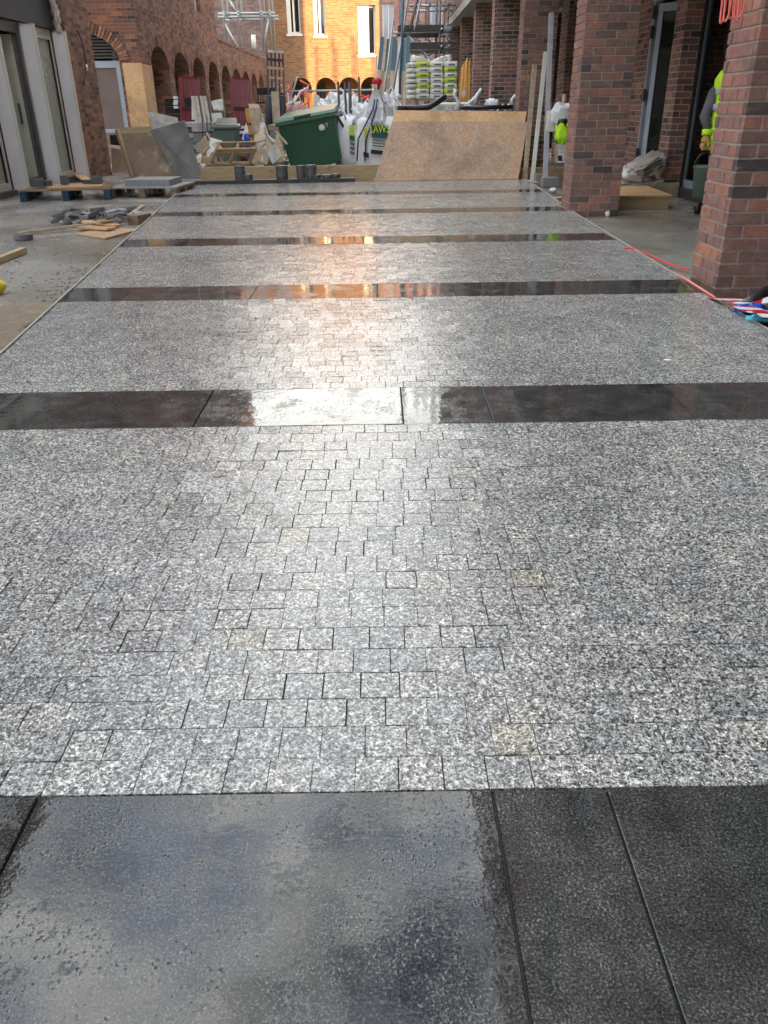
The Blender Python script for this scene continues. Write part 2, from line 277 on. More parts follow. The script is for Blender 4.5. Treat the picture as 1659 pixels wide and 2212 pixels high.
M['yellow'] = basic('yellow_paint', (.62, .50, .02), .5, .15)
M['arch_back'] = basic('arch_back', (.20, .095, .03), .7, .4, 1.5)
M['amber'] = basic('amber_board', (.50, .24, .03), .45, .25, 3)
M['tealpaint'] = basic('teal_board', (.025, .075, .12), .5, .3, 4)
M['hivis'] = basic('hi_vis_cloth', (.50, .90, .02), .6, .12, 9, .4, 14); 
M['silver'] = basic('reflective_tape', (.42, .43, .47), .3, .1)
M['greycloth'] = basic('grey_cloth', (.11, .115, .14), .8, .3, 9, .5, 18)
M['darkcloth'] = basic('dark_cloth', (.03, .035, .045), .8, .3, 9, .5, 18)
M['skin'] = basic('skin', (.42, .22, .14), .5, .1, 9)
M['glove'] = basic('tan_glove', (.50, .29, .10), .7, .25, 12, .4)
M['tape_red'] = basic('red_tape', (.45, .01, .02), .35, .2, 9)
M['tape_white'] = basic('white_tape', (.72, .74, .8), .35, .1, 9)
M['blue'] = basic('blue_bag', (.01, .09, .55), .3, .35, 14, .5, 20)
M['cyan'] = basic('cyan_sheet', (.10, .62, .80), .35, .2, 9)
M['louvre'] = basic('louvre_grey', (.06, .06, .06), .5, .2)
M['door_brown'] = basic('taupe_film', (.15, .115, .10), .5, .2, 2)
M['sticker'] = basic('white_sticker', (.65, .68, .70), .5, .1)
M['dkgreen'] = basic('deep_green_print', (.0, .11, .05), .5, .1)
M['inkblue'] = basic('ink_blue', (.02, .02, .09), .5, .1)
M['text_yellow'] = basic('print_yellow', (.70, .72, .04), .5, .05)
M['plaster'] = basic('broken_plaster', (.42, .41, .37), .8, .3, 9, .6, 20)
M['wrap'] = basic('shrink_wrap', (.42, .42, .40), .25, .35, 5, .6, 16)
M['redbag'] = basic('red_sack', (.62, .01, .02), .45, .25, 9, .4, 20)
M['glass'] = glass('dark_glass'); M['clear'] = clear('window_glass'); M['skyglass'] = glass('pale_glass', (.30, .36, .42), .1)
M['litwhite'] = basic('white_reveal', (.80, .78, .72), .6, .06, 4)
# ---------------------------------------------------------------- mesh builder
def tovec(p): return p if isinstance(p, V) else V(p)
class MB:
    def __init__(s): s.v = []; s.f = []; s.t = []; s.ct = .5
    def add(s, vs, fs):
        o = len(s.v); s.v += [tuple(p) for p in vs]; s.f += [tuple(i + o for i in f) for f in fs]; s.t += [s.ct] * len(fs); return s
    def hexa(s, b, t):   # b, t: 4 points each, counter-clockwise from above
        return s.add(list(b) + list(t), [(3, 2, 1, 0), (4, 5, 6, 7), (0, 1, 5, 4), (1, 2, 6, 5), (2, 3, 7, 6), (3, 0, 4, 7)])
    def box(s, c, d, rz=0, M4=None, bev=0):
        x, y, z = d[0] / 2, d[1] / 2, d[2] / 2
        T = Matrix.Translation(c) @ (M4 if M4 else Matrix.Rotation(rz, 4, 'Z'))
        P = [(-x, -y, -z), (x, -y, -z), (x, y, -z), (-x, y, -z), (-x, -y, z), (x, -y, z), (x, y, z), (-x, y, z)]
        P = [T @ V(p) for p in P]; return s.hexa(P[:4], P[4:])
    def bb(s, x0, x1, y0, y1, z0, z1): return s.box(((x0 + x1) / 2, (y0 + y1) / 2, (z0 + z1) / 2), (x1 - x0, y1 - y0, z1 - z0))
    def beam(s, p, q, w, h, up=(0, 0, 1)):
        p, q = tovec(p), tovec(q); d = (q - p).normalized(); u = V(up)
        if abs(d.dot(u)) > .97: u = V((0, 1, 0))
        a = d.cross(u).normalized(); b = a.cross(d)
        c = [(-1, -1), (1, -1), (1, 1), (-1, 1)]
        vs = [e + a * (i * w / 2) + b * (j * h / 2) for e in (p, q) for i, j in c]
        return s.add(vs, [(3, 2, 1, 0), (4, 5, 6, 7), (0, 1, 5, 4), (1, 2, 6, 5), (2, 3, 7, 6), (3, 0, 4, 7)])
    def tube(s, pts, r, n=8, closed=False):
        pts = [tovec(p) for p in pts]; o = len(s.v); N = len(pts); prev = None
        for i, p in enumerate(pts):
            if closed: d = pts[(i + 1) % N] - pts[i - 1]
            else: d = pts[min(i + 1, N - 1)] - pts[max(i - 1, 0)]
            d.normalize()
            a = prev if prev is not None else (V((0, 0, 1)) if abs(d.z) < .9 else V((1, 0, 0)))
            a = (a - d * a.dot(d)).normalized(); b = d.cross(a); prev = a
            rr = r[i] if hasattr(r, '__len__') else r
            for k in range(n):
                an = 2 * pi * k / n; s.v.append(tuple(p + a * (cos(an) * rr) + b * (sin(an) * rr)))
        m = N if closed else N - 1
        for i in range(m):
            for k in range(n):
                a0 = o + i * n; a1 = o + ((i + 1) % N) * n
                s.f.append((a0 + k, a0 + (k + 1) % n, a1 + (k + 1) % n, a1 + k)); s.t.append(s.ct)
        if not closed:
            s.f.append(tuple(o + k for k in range(n))[::-1]); s.f.append(tuple(o + (N - 1) * n + k for k in range(n))); s.t += [s.ct] * 2
        return s
    def lathe(s, c, prof, n=20, sx=1, sy=1, rz=0):
        c = tovec(c); o = len(s.v)
        for r, z in prof:
            for k in range(n):
                an = 2 * pi * k / n + rz; s.v.append((c.x + r * cos(an) * sx, c.y + r * sin(an) * sy, c.z + z))
        for i in range(len(prof) - 1):
            for k in range(n):
                s.f.append((o + i * n + k, o + i * n + (k + 1) % n, o + (i + 1) * n + (k + 1) % n, o + (i + 1) * n + k)); s.t.append(s.ct)
        s.f.append(tuple(o + k for k in range(n))[::-1]); s.f.append(tuple(o + (len(prof) - 1) * n + k for k in range(n))); s.t += [s.ct] * 2
        return s
    def blob(s, c, d, pw=.5, amp=.05, fr=3, nu=24, nv=14, seed=0, T=None):
        c = tovec(c); o = len(s.v); sg = lambda x, p: math.copysign(abs(x) ** p, x)
        for j in range(nv + 1):
            ph = -pi / 2 + pi * j / nv
            for i in range(nu):
                th = 2 * pi * i / nu
                p = V((sg(cos(ph), pw) * sg(cos(th), pw), sg(cos(ph), pw) * sg(sin(th), pw), sg(sin(ph), pw)))
                k = 1 + amp * 2 * noise.noise(p * fr + V((seed * 7.3, seed, 0)))
                p = V((p.x * d[0] / 2 * k, p.y * d[1] / 2 * k, p.z * d[2] / 2 * k))
                if T: p = T @ p
                s.v.append(tuple(c + p))
        for j in range(nv):
            for i in range(nu):
                s.f.append((o + j * nu + i, o + j * nu + (i + 1) % nu, o + (j + 1) * nu + (i + 1) % nu, o + (j + 1) * nu + i)); s.t.append(s.ct)
        return s
    def panel(s, q, th, nrm=None):    # 4 corners (bl, br, tr, tl) of the face we see, thickness goes behind
        q = [tovec(p) for p in q]; n = (q[1] - q[0]).cross(q[3] - q[0]).normalized()
        bk = [p - n * th for p in q]
        return s.add(q + bk, [(0, 1, 2, 3), (7, 6, 5, 4), (1, 0, 4, 5), (2, 1, 5, 6), (3, 2, 6, 7), (0, 3, 7, 4)])
    def build(s, name, m, parent=None, smooth=False, bevel=0):
        me = bpy.data.meshes.new(name); me.from_pydata(s.v, [], s.f); me.update()
        uv = me.uv_layers.new(name='UVMap')
        for p in me.polygons:
            n = p.normal; ax = 2 if abs(n.z) > .8 else (0 if abs(n.x) > abs(n.y) else 1)
            for li in p.loop_indices:
                co = me.vertices[me.loops[li].vertex_index].co
                uv.data[li].uv = (co.x, co.y) if ax == 2 else ((co.y, co.z) if ax == 0 else (co.x, co.z))
            p.use_smooth = smooth
        at = me.attributes.new('tint', 'FLOAT', 'FACE'); at.data.foreach_set('value', s.t)
        me.materials.append(M[m] if isinstance(m, str) else m)
        o = bpy.data.objects.new(name, me); COL.objects.link(o)
        if bevel:
            b = o.modifiers.new('bevel', 'BEVEL'); b.width = bevel; b.segments = 2; b.limit_method = 'ANGLE'
        if parent: 
            o.parent = parent; r = parent
            loc = V((0, 0, 0))
            while r is not None: loc += r.location; r = r.parent
            o.matrix_parent_inverse = Matrix.Translation(-loc) if parent.type == 'EMPTY' else Matrix()
        return o
def tag(o, label, cat, group=None):
    o['label'] = label; o['category'] = cat
    if group: o['group'] = group
    return o
def thing(name, label, cat, loc=(0, 0, 0), group=None):
    o = bpy.data.objects.new(name, None); COL.objects.link(o); o.location = loc; o.empty_display_size = .2
    return tag(o, label, cat, group)
def struct(o): o['kind'] = 'structure'; return o
def wall(s, O, d, n, L_, z0, z1, th, holes=(), arches=(), za=0):
    """wall from O along d (2-D unit), outward normal n; rectangular holes (s0,s1,z0,z1); arches (c,hw,spring,rise) reach z0, their zone ends at za"""
    O = V((O[0], O[1], 0)); d = V((d[0], d[1], 0)); n = V((n[0], n[1], 0)); flip = d.cross(V((0, 0, 1))).dot(n) < 0
    def P(a, z, k): return O + d * a - n * (th * k) + V((0, 0, z))
    def F(vs, rev=False):
        if flip != rev: vs = vs[::-1]
        s.add(vs, [tuple(range(len(vs)))])
    zb = z0
    if arches:
        zb = za; xs = [0] + [(arches[i][0] + arches[i + 1][0]) / 2 for i in range(len(arches) - 1)] + [L_]
        for i, (c, hw, sp, rise) in enumerate(arches):
            N = 14; op = [(c - hw, z0)] + [(c - hw * cos(pi * k / N), sp + rise * sin(pi * k / N)) for k in range(N + 1)] + [(c + hw, z0)]
            a0, a1 = xs[i], xs[i + 1]
            for k in (0, 1):
                F([P(a0, z0, k), P(c - hw, z0, k), P(c - hw, sp, k), P(a0, sp, k)], k == 1)
                F([P(c + hw, z0, k), P(a1, z0, k), P(a1, sp, k), P(c + hw, sp, k)], k == 1)
                F([P(a0, sp, k), P(c - hw, sp, k), P(c - hw, za, k), P(a0, za, k)], k == 1)
                F([P(c + hw, sp, k), P(a1, sp, k), P(a1, za, k), P(c + hw, za, k)], k == 1)
                for j in range(1, N + 1):
                    p, q = op[j], op[j + 1]; F([P(p[0], p[1], k), P(q[0], q[1], k), P(q[0], za, k), P(p[0], za, k)], k == 1)
            for j in range(len(op) - 1):
                p, q = op[j], op[j + 1]; F([P(p[0], p[1], 0), P(p[0], p[1], 1), P(q[0], q[1], 1), P(q[0], q[1], 0)], True)
    ss = sorted({0, L_} | {h[0] for h in holes} | {h[1] for h in holes}); zz = sorted({zb, z1} | {h[2] for h in holes} | {h[3] for h in holes})
    for a, b in zip(ss, ss[1:]):
        for c, e in zip(zz, zz[1:]):
            if any(h[0] <= (a + b) / 2 <= h[1] and h[2] <= (c + e) / 2 <= h[3] for h in holes): continue
            for k in (0, 1): F([P(a, c, k), P(b, c, k), P(b, e, k), P(a, e, k)], k == 1)
    for h in holes:
        F([P(h[0], h[2], 0), P(h[0], h[3], 0), P(h[0], h[3], 1), P(h[0], h[2], 1)], True)
        F([P(h[1], h[2], 0), P(h[1], h[2], 1), P(h[1], h[3], 1), P(h[1], h[3], 0)], True)
        F([P(h[0], h[3], 0), P(h[1], h[3], 0), P(h[1], h[3], 1), P(h[0], h[3], 1)], True)
        F([P(h[0], h[2], 0), P(h[0], h[2], 1), P(h[1], h[2], 1), P(h[1], h[2], 0)], True)
    for a in (0, L_):
        F([P(a, z0, 0), P(a, z0, 1), P(a, z1, 1), P(a, z1, 0)], a == 0)
    F([P(0, z1, 0), P(L_, z1, 0), P(L_, z1, 1), P(0, z1, 1)])
    return s
def window(parent, O, d, n, h, depth=.12, fm='alu', gm='glass', bars=1, fw=.05, trans=None):
    O = V((O[0], O[1], 0)); d = V((d[0], d[1], 0)); n = V((n[0], n[1], 0)); a, b, c, e = h
    P = lambda s_, z, k: O + d * s_ - n * k + V((0, 0, z))
    m = MB()
    up = n
    for z in [c + fw / 2, e - fw / 2] + ([trans] if trans else []): m.beam(P(a + .003, z, depth), P(b - .003, z, depth), .06, fw)
    xs = [a + fw / 2 + .003, b - fw / 2 - .003] + [a + (b - a) * (k + 1) / (bars + 1) for k in range(bars)]
    for x in xs: m.beam(P(x, c + fw, depth), P(x, e - fw, depth), fw, .056, up=n)
    f = m.build('window_frame', fm, parent)
    g = MB(); g.beam(P(a + .02, (c + e) / 2, depth + .01), P(b - .02, (c + e) / 2, depth + .01), .01, e - c - .04)
    g.build('pane', gm, f)
    return f
exec_order = []
# ================================================================ GROUND
g = MB(); g.add([(-120, -60, GZ), (120, -60, GZ), (120, 200, GZ), (-120, 200, GZ)], [(0, 1, 2, 3)])
struct(g.build('ground', 'ground'))
Lft = lambda y: -1.40 - .1245 * y if y < 11.2 else -2.795 - .12 * (y - 11.2)
Rgt = lambda y: 1.93 + .0205 * y + (0 if y < 8.2 else .03 * (y - 8.2))
YE = 13.85; Y0 = -1.66
b = MB(); ys = [Y0, 0, 3, 6, 9, 11.2, YE]
vs = [(Lft(y), y, -.012) for y in ys] + [(Rgt(y), y, -.012) for y in ys]; k = len(ys)
fs = [(i, i + k, i + k + 1, i + 1) for i in range(k - 1)]
b.add(vs, fs)
for side, sg in ((Lft, -1), (Rgt, 1)):
    for y, y2 in zip(ys, ys[1:]):
        q = [(side(y), y, -.06), (side(y2), y2, -.06), (side(y2), y2, -.012), (side(y), y, -.012)]
        b.add(q, [(0, 1, 2, 3)])
b.add([(Lft(YE), YE, -.06), (Rgt(YE), YE, -.06), (Rgt(YE), YE, -.012), (Lft(YE), YE, -.012)], [(0, 1, 2, 3)])
struct(b.build('paving_bed', 'joint'))
FAR = [-1.22, 1.0, 3.22, 5.45, 7.68, 9.90, 12.12]; BW = .44
def tile(m, x0, x1, y0, y1, z, tilt, bev, ch=.0025):
    ax, ay = random.uniform(-tilt, tilt), random.uniform(-tilt, tilt); zc = [z - ax - ay, z + ax - ay, z + ax + ay, z - ax + ay]
    o = [(x0, y0), (x1, y0), (x1, y1), (x0, y1)]; i = [(x0 + bev, y0 + bev), (x1 - bev, y0 + bev), (x1 - bev, y1 - bev), (x0 + bev, y1 - bev)]
    vs = [(p[0], p[1], -.03) for p in o] + [(p[0], p[1], zc[k] - ch) for k, p in enumerate(o)] + [(p[0], p[1], zc[k]) for k, p in enumerate(i)]
    fs = [(8, 9, 10, 11)] + [(a, (a + 1) % 4, 4 + (a + 1) % 4, 4 + a) for a in range(4)] + [(4 + a, 4 + (a + 1) % 4, 8 + (a + 1) % 4, 8 + a) for a in range(4)]
    m.ct = random.random(); m.add(vs, fs)
PXW = .0788
sett = MB(); band = MB()
FAR2 = FAR + [YE + BW]
for i in range(len(FAR)):
    ya = FAR[i]; yb = FAR2[i + 1] - BW; nr = max(1, round((yb - ya) / .081)); py = (yb - ya) / nr
    for r_ in range(nr):
        y = ya + r_ * py; ym = y + py / 2; l_, r__ = Lft(ym) + .012, Rgt(ym) - .012
        x = l_ - random.uniform(0, PXW)
        while x < r__:
            w = PXW * random.uniform(.96, 1.04)
            xa, xb = max(x, l_), min(x + w, r__)
            gap = random.choice((.0002, .0003, .0004, .0006, .0009, .0016))
            if xb - xa > .015: tile(sett, xa + gap, xb - gap, y + gap + random.uniform(0, .0008), y + py - gap, random.uniform(-.0006, .0006), .0009, .0008, .0006)
            x += w
    jp = {1: [85, 1065, 1313], 2: [-250, 65, 465, 865, 1040, 1437, 1760], 3: [160 - 20, 305, 560, 815, 975, 1232], 4: [410, 605, 787, 943, 1125]}.get(i)
    vrow = {1: 1715, 2: 838, 3: 614, 4: 511}.get(i)
    y1 = FAR[i]; y0 = y1 - BW; l_, r__ = Lft((y0 + y1) / 2) + .012, Rgt((y0 + y1) / 2) - .012
    if jp: xs = [PG(u, vrow, 0).x for u in jp]
    else:
        xs = []; x = l_ + random.uniform(.3, .8)
        while x < r__: xs.append(x); x += random.choice((.55, .75, .9))
    xs = [l_] + [x for x in xs if l_ + .1 < x < r__ - .1] + [r__]
    for a, c in zip(xs, xs[1:]):
        tile(band, a + .0022, c - .0022, y0 + .002, y1 - .002, random.uniform(-.0004, .0008), .0012, .0015, .0018)
struct(sett.build('granite_sett_paving', 'granite')); struct(band.build('dark_stone_bands', 'slab'))
e = MB()
for side, sg in ((Lft, -1), (Rgt, 1)):
    for y, y2 in zip(ys, ys[1:]): e.beam((side(y) + sg * -.002, y, -.022), (side(y2) + sg * -.002, y2, -.022), .010, .055)
struct(e.build('paving_edging', 'edge'))
# sandy spill along the paving edges
s_ = MB()
for j in range(900):
    y = random.uniform(2.2, 7.5); x = Lft(y) - .03 - abs(random.gauss(0, .22)) * (1.3 if y < 4.5 else .6)
    d_ = random.choice((.004, .006, .009, .014)); s_.blob((x, y, GZ + d_ * .2), (d_ * 1.3, d_, d_ * .7), 1, .3, 2, 6, 4, j)
for j in range(14):
    y = random.uniform(2.4, 5.0); x = Lft(y) - .12 - abs(random.gauss(0, .12)); s_.blob((x, y, GZ), (random.uniform(.3, .7), random.uniform(.4, .9), random.uniform(.015, .04)), 1, .2, 2, 16, 8, j)
o = s_.build('sand_spill', basic('sand', (.20, .165, .115), .8, .4, 12, .8, 70), smooth=True); o['kind'] = 'stuff'; 
# ================================================================ BUILDINGS
def upper_windows(parent, O, d, n, L_, z0, z1, w=1.0, hgt=1.6, step=2.6, fl=3.1, start=.9, fm='white'):
    hs = []
    z = z0
    while z + hgt < z1 - .4:
        a = start
        while a + w < L_ - .3: hs.append((a, a + w, z, z + hgt)); a += step
        z += fl
    return hs
# ---- left near building: shopfront with grey fins, then a brick pier
LX = -5.58
lb = thing('shopfront_building', 'near left building with grey vertical fins, frosted panels and slate fascia', 'building', (LX, 8, GZ))
w = MB(); wall(w, (-5.36, 15.92), (0, 1), (1, 0), 1.36, GZ, 9.0, 3.0)
w.bb(-9.9, LX - .35, -12, 15.9, 3.9, 8.8)
w.build('brick_wall', 'brick_brown', lb)
hs = upper_windows(lb, 0, 0, 0, 27.5, 4.3, 9, 1.2, 1.7, 2.7, 3.1)
w = MB(); wall(w, (LX - .02, -12), (0, 1), (1, 0), 27.86, 3.45, 9.0, .32, hs); w.build('upper_wall', 'brick_brown', lb)
for h in hs[:24]: window(lb, (LX - .02, -12), (0, 1), (1, 0), h, .12, 'white')
m = MB(); m.bb(LX - .25, LX + .04, -12, 15.86, 2.33, 2.86); m.build('fascia', 'slate', lb)
m = MB(); m.bb(LX - .1, LX + .10, -12, 15.7, 2.863, 2.93); m.bb(LX - .06, LX + .06, -12, 15.6, 2.933, 3.06); m.bb(LX - .06, LX + .06, -12, 15.6, 3.38, 3.447)
for y in (9.9, 11.35, 12.75, 14.15, 15.55): m.bb(LX - .05, LX + .05, y - .05, y + .05, 3.062, 3.378)
f = m.build('window_frame', 'cream', lb); m = MB(); m.bb(LX - .03, LX - .01, -12, 15.5, 3.05, 3.39); m.build('pane', 'frost', f)
fy = [10.3, 11.7, 13.1, 14.5, 15.9]
for y in fy + [8.9, 7.5, 6.1]:
    f = MB(); f.bb(LX, -5.38, y - .045, y - .003, GZ, 2.28); fo = f.build('fin', 'fin', lb, bevel=.004)
    f = MB(); f.bb(-5.378, -5.345, y - .05, y + .002, GZ, 2.3); f.bb(LX, -5.38, y - .05, y + .002, 2.283, 2.297); f.build('fin_edge', 'fin_edge', fo)
for i, (a, c) in enumerate(zip(fy, fy[1:])):
    door = (i == 2)
    m = MB()
    m.bb(LX - .12, LX - .02, a + .01, c - .06, 2.17, 2.32); m.bb(LX - .12, LX - .02, a + .01, c - .06, .02, .12)
    m.bb(LX - .12, LX - .02, a + .01, a + .08, .12, 2.168); m.bb(LX - .12, LX - .02, c - .14, c - .06, .12, 2.168)
    m.build('shopfront_frame', 'fin_edge' if not door else 'rust', lb)
    if not door:
        m = MB(); m.bb(LX - .09, LX - .05, a + .08, c - .14, .12, 2.17); m.build('frosted_panel', 'frost', lb)
        m = MB(); m.bb(LX - .05, LX - .02, c - .165, c - .142, .12, 2.17); m.build('seal', 'black', lb)
    else:
        m = MB(); m.beam((LX - .62, c - .35, 1.1), (LX - .1, c - .16, 1.1), .05, 2.1); dd = m.build('open_door', 'frost', lb)
        m = MB(); m.beam((LX - .1, c - .175, 1.1), (LX - .055, c - .15, 1.1), .055, 2.12); m.box((LX - .16, c - .24, 1.05), (.03, .03, .3)); m.build('door_edge', 'rust', dd)
m = MB(); m.bb(LX - .2, LX + .05, -12, 15.86, GZ, .018); m.build('plinth', 'rust', lb)
m = MB(); m.bb(-8.4, -8.3, 9, 16, GZ, 2.8); m.bb(-8.3, LX - .2, 9, 16, GZ + .01, GZ + .03); m.bb(-8.3, LX - .14, 9, 15.9, 2.35, 2.4); m.bb(-8.3, LX - .14, 15.6, 15.7, 0, 2.34); m.build('interior', 'black_hole', lb)
m = MB()
for k_ in range(9): m.blob((LX + .13 + .02 * sin(k_), 15.86 - .01 * k_, 2.35 + .1 * k_), (.10, .08, .16), .8, .3, 3, 10, 7, k_)
m.build('broken_plaster_edge', 'plaster', lb)
# hanging cable on the pier
pts = [PX(163, 66, -5.33) + V((.03, 0, 0)), PX(176, 85, -5.31), PX(183, 115, -5.30), PX(186, 145, -5.31), PX(184, 165, -5.32), PX(181, 184, -5.32)]
fine = [pts[0].lerp(pts[0], 0)]
for a, c in zip(pts, pts[1:]): fine += [a.lerp(c, .5), c]
t = thing('hanging_cable', 'thick black cable looping out of the brown brick pier on the left', 'cable', pts[0])
m = MB(); m.tube(fine, .013); m.build('cable', 'black', t, True)
m = MB(); m.tube([pts[3] + V((.012, 0, .04)), pts[3] + V((.012, 0, -.06))], .018); m.build('label_tag', 'white', t, True)
# ---- arcade building on the left
AX = -5.45
ab = thing('arcade_building', 'brown brick building with a long row of arches and a plywood boarded corner', 'building', (AX, 21, GZ))
ar = [(22.8 - 21 + 2.42 * i, .95, 1.98, .52) for i in range(9)]
w = MB(); hs = [(3.0, 3.9, 3.75, 5.2), (4.4, 5.0, 3.75, 5.2), (7.0, 7.9, 3.75, 5.2)] + [(a, a + 1., z, z + 1.5) for z in (6.8, 9.8) for a in (1.5, 4.2, 7)]
wall(w, (AX, 21), (0, 1), (1, 0), 10.4, 3.2, 13, .5, hs)
wall(w, (AX, 21), (0, 1), (1, 0), 22.4, GZ, 3.2, .5, (), ar, 3.0)
w.build('arcade_wall', 'brick_brown', ab)
for h in hs: window(ab, (AX, 21), (0, 1), (1, 0), h, .15, 'white')
# wall facing the camera, with a segmental arched window
w = MB(); wall(w, (AX - 7, 20.998), (1, 0), (0, -1), 6.995, GZ, 13, .45, [(1, 2, 4.5, 6), (3, 4, 4.5, 6), (1, 2, 7.5, 9), (3, 4, 7.5, 9), (5.2, 6.2, 7.5, 9)], [(5.13, 1.38, 2.12, .66)], 3.0)
w.build('front_wall', 'brick_red', ab)
# arch rings (soldier bricks)
m = MB()
for k_ in range(46):
    an = pi * (k_ + .5) / 46; c0 = AX - 7 + 5.13; hw, rs, sp = 1.38, .66, 2.12
    p = V((c0 - (hw + .005) * cos(an), 20.99, sp + (rs + .005) * sin(an))); nrm = V((-cos(an) / hw, 0, sin(an) / rs)).normalized()
    m.ct = random.random(); m.beam(p, p + nrm * .225, .058, .03, up=(0, 1, 0))
m.build('arch_ring', 'brick_ring', ab)
m = MB()
for (c, hw, sp, rs) in ar:
    for k_ in range(34):
        an = pi * (k_ + .5) / 34; p = V((AX + .006, 21 + c - hw * cos(an), sp + rs * sin(an))); nrm = V((0, -cos(an) / hw, sin(an) / rs)).normalized()
        m.ct = random.random(); m.beam(p, p + nrm * .2, .012, .095, up=(1, 0, 0)) if False else m.beam(p, p + nrm * .21, .060, .016, up=(1, 0, 0))
m.build('arch_ring', 'brick_ring', ab)
# arched window: louvre, frame, panes
cx = AX - 7 + 5.13
m = MB()
for k_ in range(9): m.bb(cx - 1.3, cx + 1.3, 21.2, 21.24, 2.17 + k_ * .065, 2.21 + k_ * .065)
m.build('louvre', 'louvre', ab)
m = MB(); m.bb(cx - 1.34, cx + 1.34, 21.16, 21.22, 1.98, 2.12); m.bb(cx - 1.34, cx + 1.34, 21.16, 21.22, .62, .70)
for x in (cx + 1.28, cx + .62, cx + .42, cx - .35, cx - 1.28): m.bb(x - .05, x + .05, 21.162, 21.218, .70, 1.98)
f = m.build('window_frame', 'alu', ab); m = MB(); m.bb(cx - 1.3, cx + 1.3, 21.19, 21.2, .7, 1.98); m.build('pane', 'door_brown', f)
m = MB(); m.bb(cx - 1.34, cx + 1.34, 21.1, 21.14, GZ, .62); m.build('lower_board', 'wood3', ab)
m = MB(); m.bb(AX - .42, AX + .03, 20.93, 20.96, .3, 2.06); m.bb(AX + .012, AX + .035, 20.962, 21.82, .3, 2.04); m.build('plywood_boarding', 'ply', ab)
# inside the arcade
w = MB(); wall(w, (AX - 2.2, 21.5), (0, 1), (1, 0), 22, GZ, 3.0, .2); w.bb(AX - 2.2, AX - .5, 21.4, 43.2, 3.0, 3.1); w.build('inner_wall', 'brick_brown', ab)
for i in range(9):
    y = 21 + ar[i][0]; m = MB(); mm = 'white' if i in (1, 2, 5) else 'fin_edge'
    m.bb(AX - .9, AX - .82, y - .9, y - .82, GZ, 2.4); m.bb(AX - .9, AX - .82, y + .3, y + .38, GZ, 2.4); m.bb(AX - .91, AX - .81, y - .9, y + .9, 1.95, 2.1)
    f = m.build('window_frame', mm, ab); m = MB(); m.bb(AX - .88, AX - .85, y - .82, y + .9, GZ, 1.95); m.build('pane', 'glass', f)
m = MB(); m.bb(AX - .5, AX + .03, 21, 21.001 + .0, 0, .001); 
m = MB(); m.bb(-12.5, AX - .46, 31.4, 31.5, 3.2, 13); m.bb(AX - .52, AX + .03, 31.42, 43.4, 3.203, 3.27); m.build('parapet_coping', 'brick_brown', ab)
# ---- shaded wall behind the low arcade, with scaffold
bb_ = thing('rear_wall_building', 'grey brown brick building standing in shade behind the low arcade and galvanised scaffold', 'building', (-9, 44, GZ))
w = MB(); hs = [(2 + 2.6 * i, 3 + 2.6 * i, z, z + 1.6) for i in range(2) for z in (5.9, 8.9)]
wall(w, (-15, 44), (1, 0), (0, -1), 9.6, GZ, 13, .4, hs); w.build('brick_wall', brick('grey_brown_brick', [(0, (.11, .075, .07)), (.5, (.19, .125, .11)), (1, (.25, .17, .14))], (.2, .17, .15)), bb_)
for h in hs: window(bb_, (-15, 44), (1, 0), (0, -1), h, .15, 'white')
# ---- sunlit far building
FY = 46.0
fb = thing('sunlit_building', 'orange sunlit brick building closing the passage, arches below tall white windows', 'building', (-2.5, FY, GZ))
x0 = -6.6; x1 = .12
def fx(u): return PY(u, 120, FY).x
def fz(v, u=700): return PY(u, v, FY).z
ws = [(fx(624), fx(653)), (fx(681), fx(706)), (fx(775), fx(812))]
holes = [(ws[0][0] - x0, ws[0][1] - x0, fz(72), fz(72) + 1.9), (ws[1][0] - x0, ws[1][1] - x0, fz(77), fz(77) + 1.9), (ws[2][0] - x0, ws[2][1] - x0, fz(120), fz(12))]
for z in (7.2, 10.2): holes += [(ws[0][0] - x0, ws[0][1] - x0, z, z + 1.6), (ws[1][0] - x0, ws[1][1] - x0, z, z + 1.6), (ws[2][0] - x0, ws[2][1] - x0, z, z + 1.6)]
ca = [fx(u) - x0 for u in (648, 701, 752, 800)]
w = MB(); wall(w, (x0, FY), (1, 0), (0, -1), x1 - x0, GZ, 12.6, .45, holes, [(c, .52, 2.0, .5) for c in ca], 2.62)
w.bb(x0 + .46, x0 + .47, FY + .5, FY + 9, 2.7, 12.6); wall(w, (x1 - .01, FY + .452), (0, 1), (1, 0), 9, GZ, 12.6, .4)
w.build('brick_wall', 'brick_sun', fb)
for h in holes: 
    window(fb, (x0, FY), (1, 0), (0, -1), h, .22, 'litwhite', 'glass', 1, .09)
    m = MB(); m.bb(x0 + h[0] - .06, x0 + h[1] + .06, FY - .06, FY + .2, h[2] - .1, h[2] - .003); m.build('sill', 'litwhite', fb)
    m = MB(); m.bb(x0 + h[0] + .003, x0 + h[0] + (h[1] - h[0]) * (.3 if h != holes[2] else .62), FY + .1, FY + .14, h[2] + .003, h[3] - .003); m.build('lit_reveal_board', 'litwhite', fb)  # white board stands in for the sunlit left reveal of the opening
m = MB(); m.bb(x0, x1, FY + 1.5, FY + 1.6, GZ, 2.6); m.bb(x0, x1, FY + .46, FY + 1.5, 2.62, 2.7); m.build('inner_wall', 'arch_back', fb)
m = MB()
for c in ca: m.bb(x0 + c - .5, x0 + c - .1, FY + 1.4, FY + 1.48, GZ, 2.2)
m.build('inner_boards', 'wood_dark', fb)
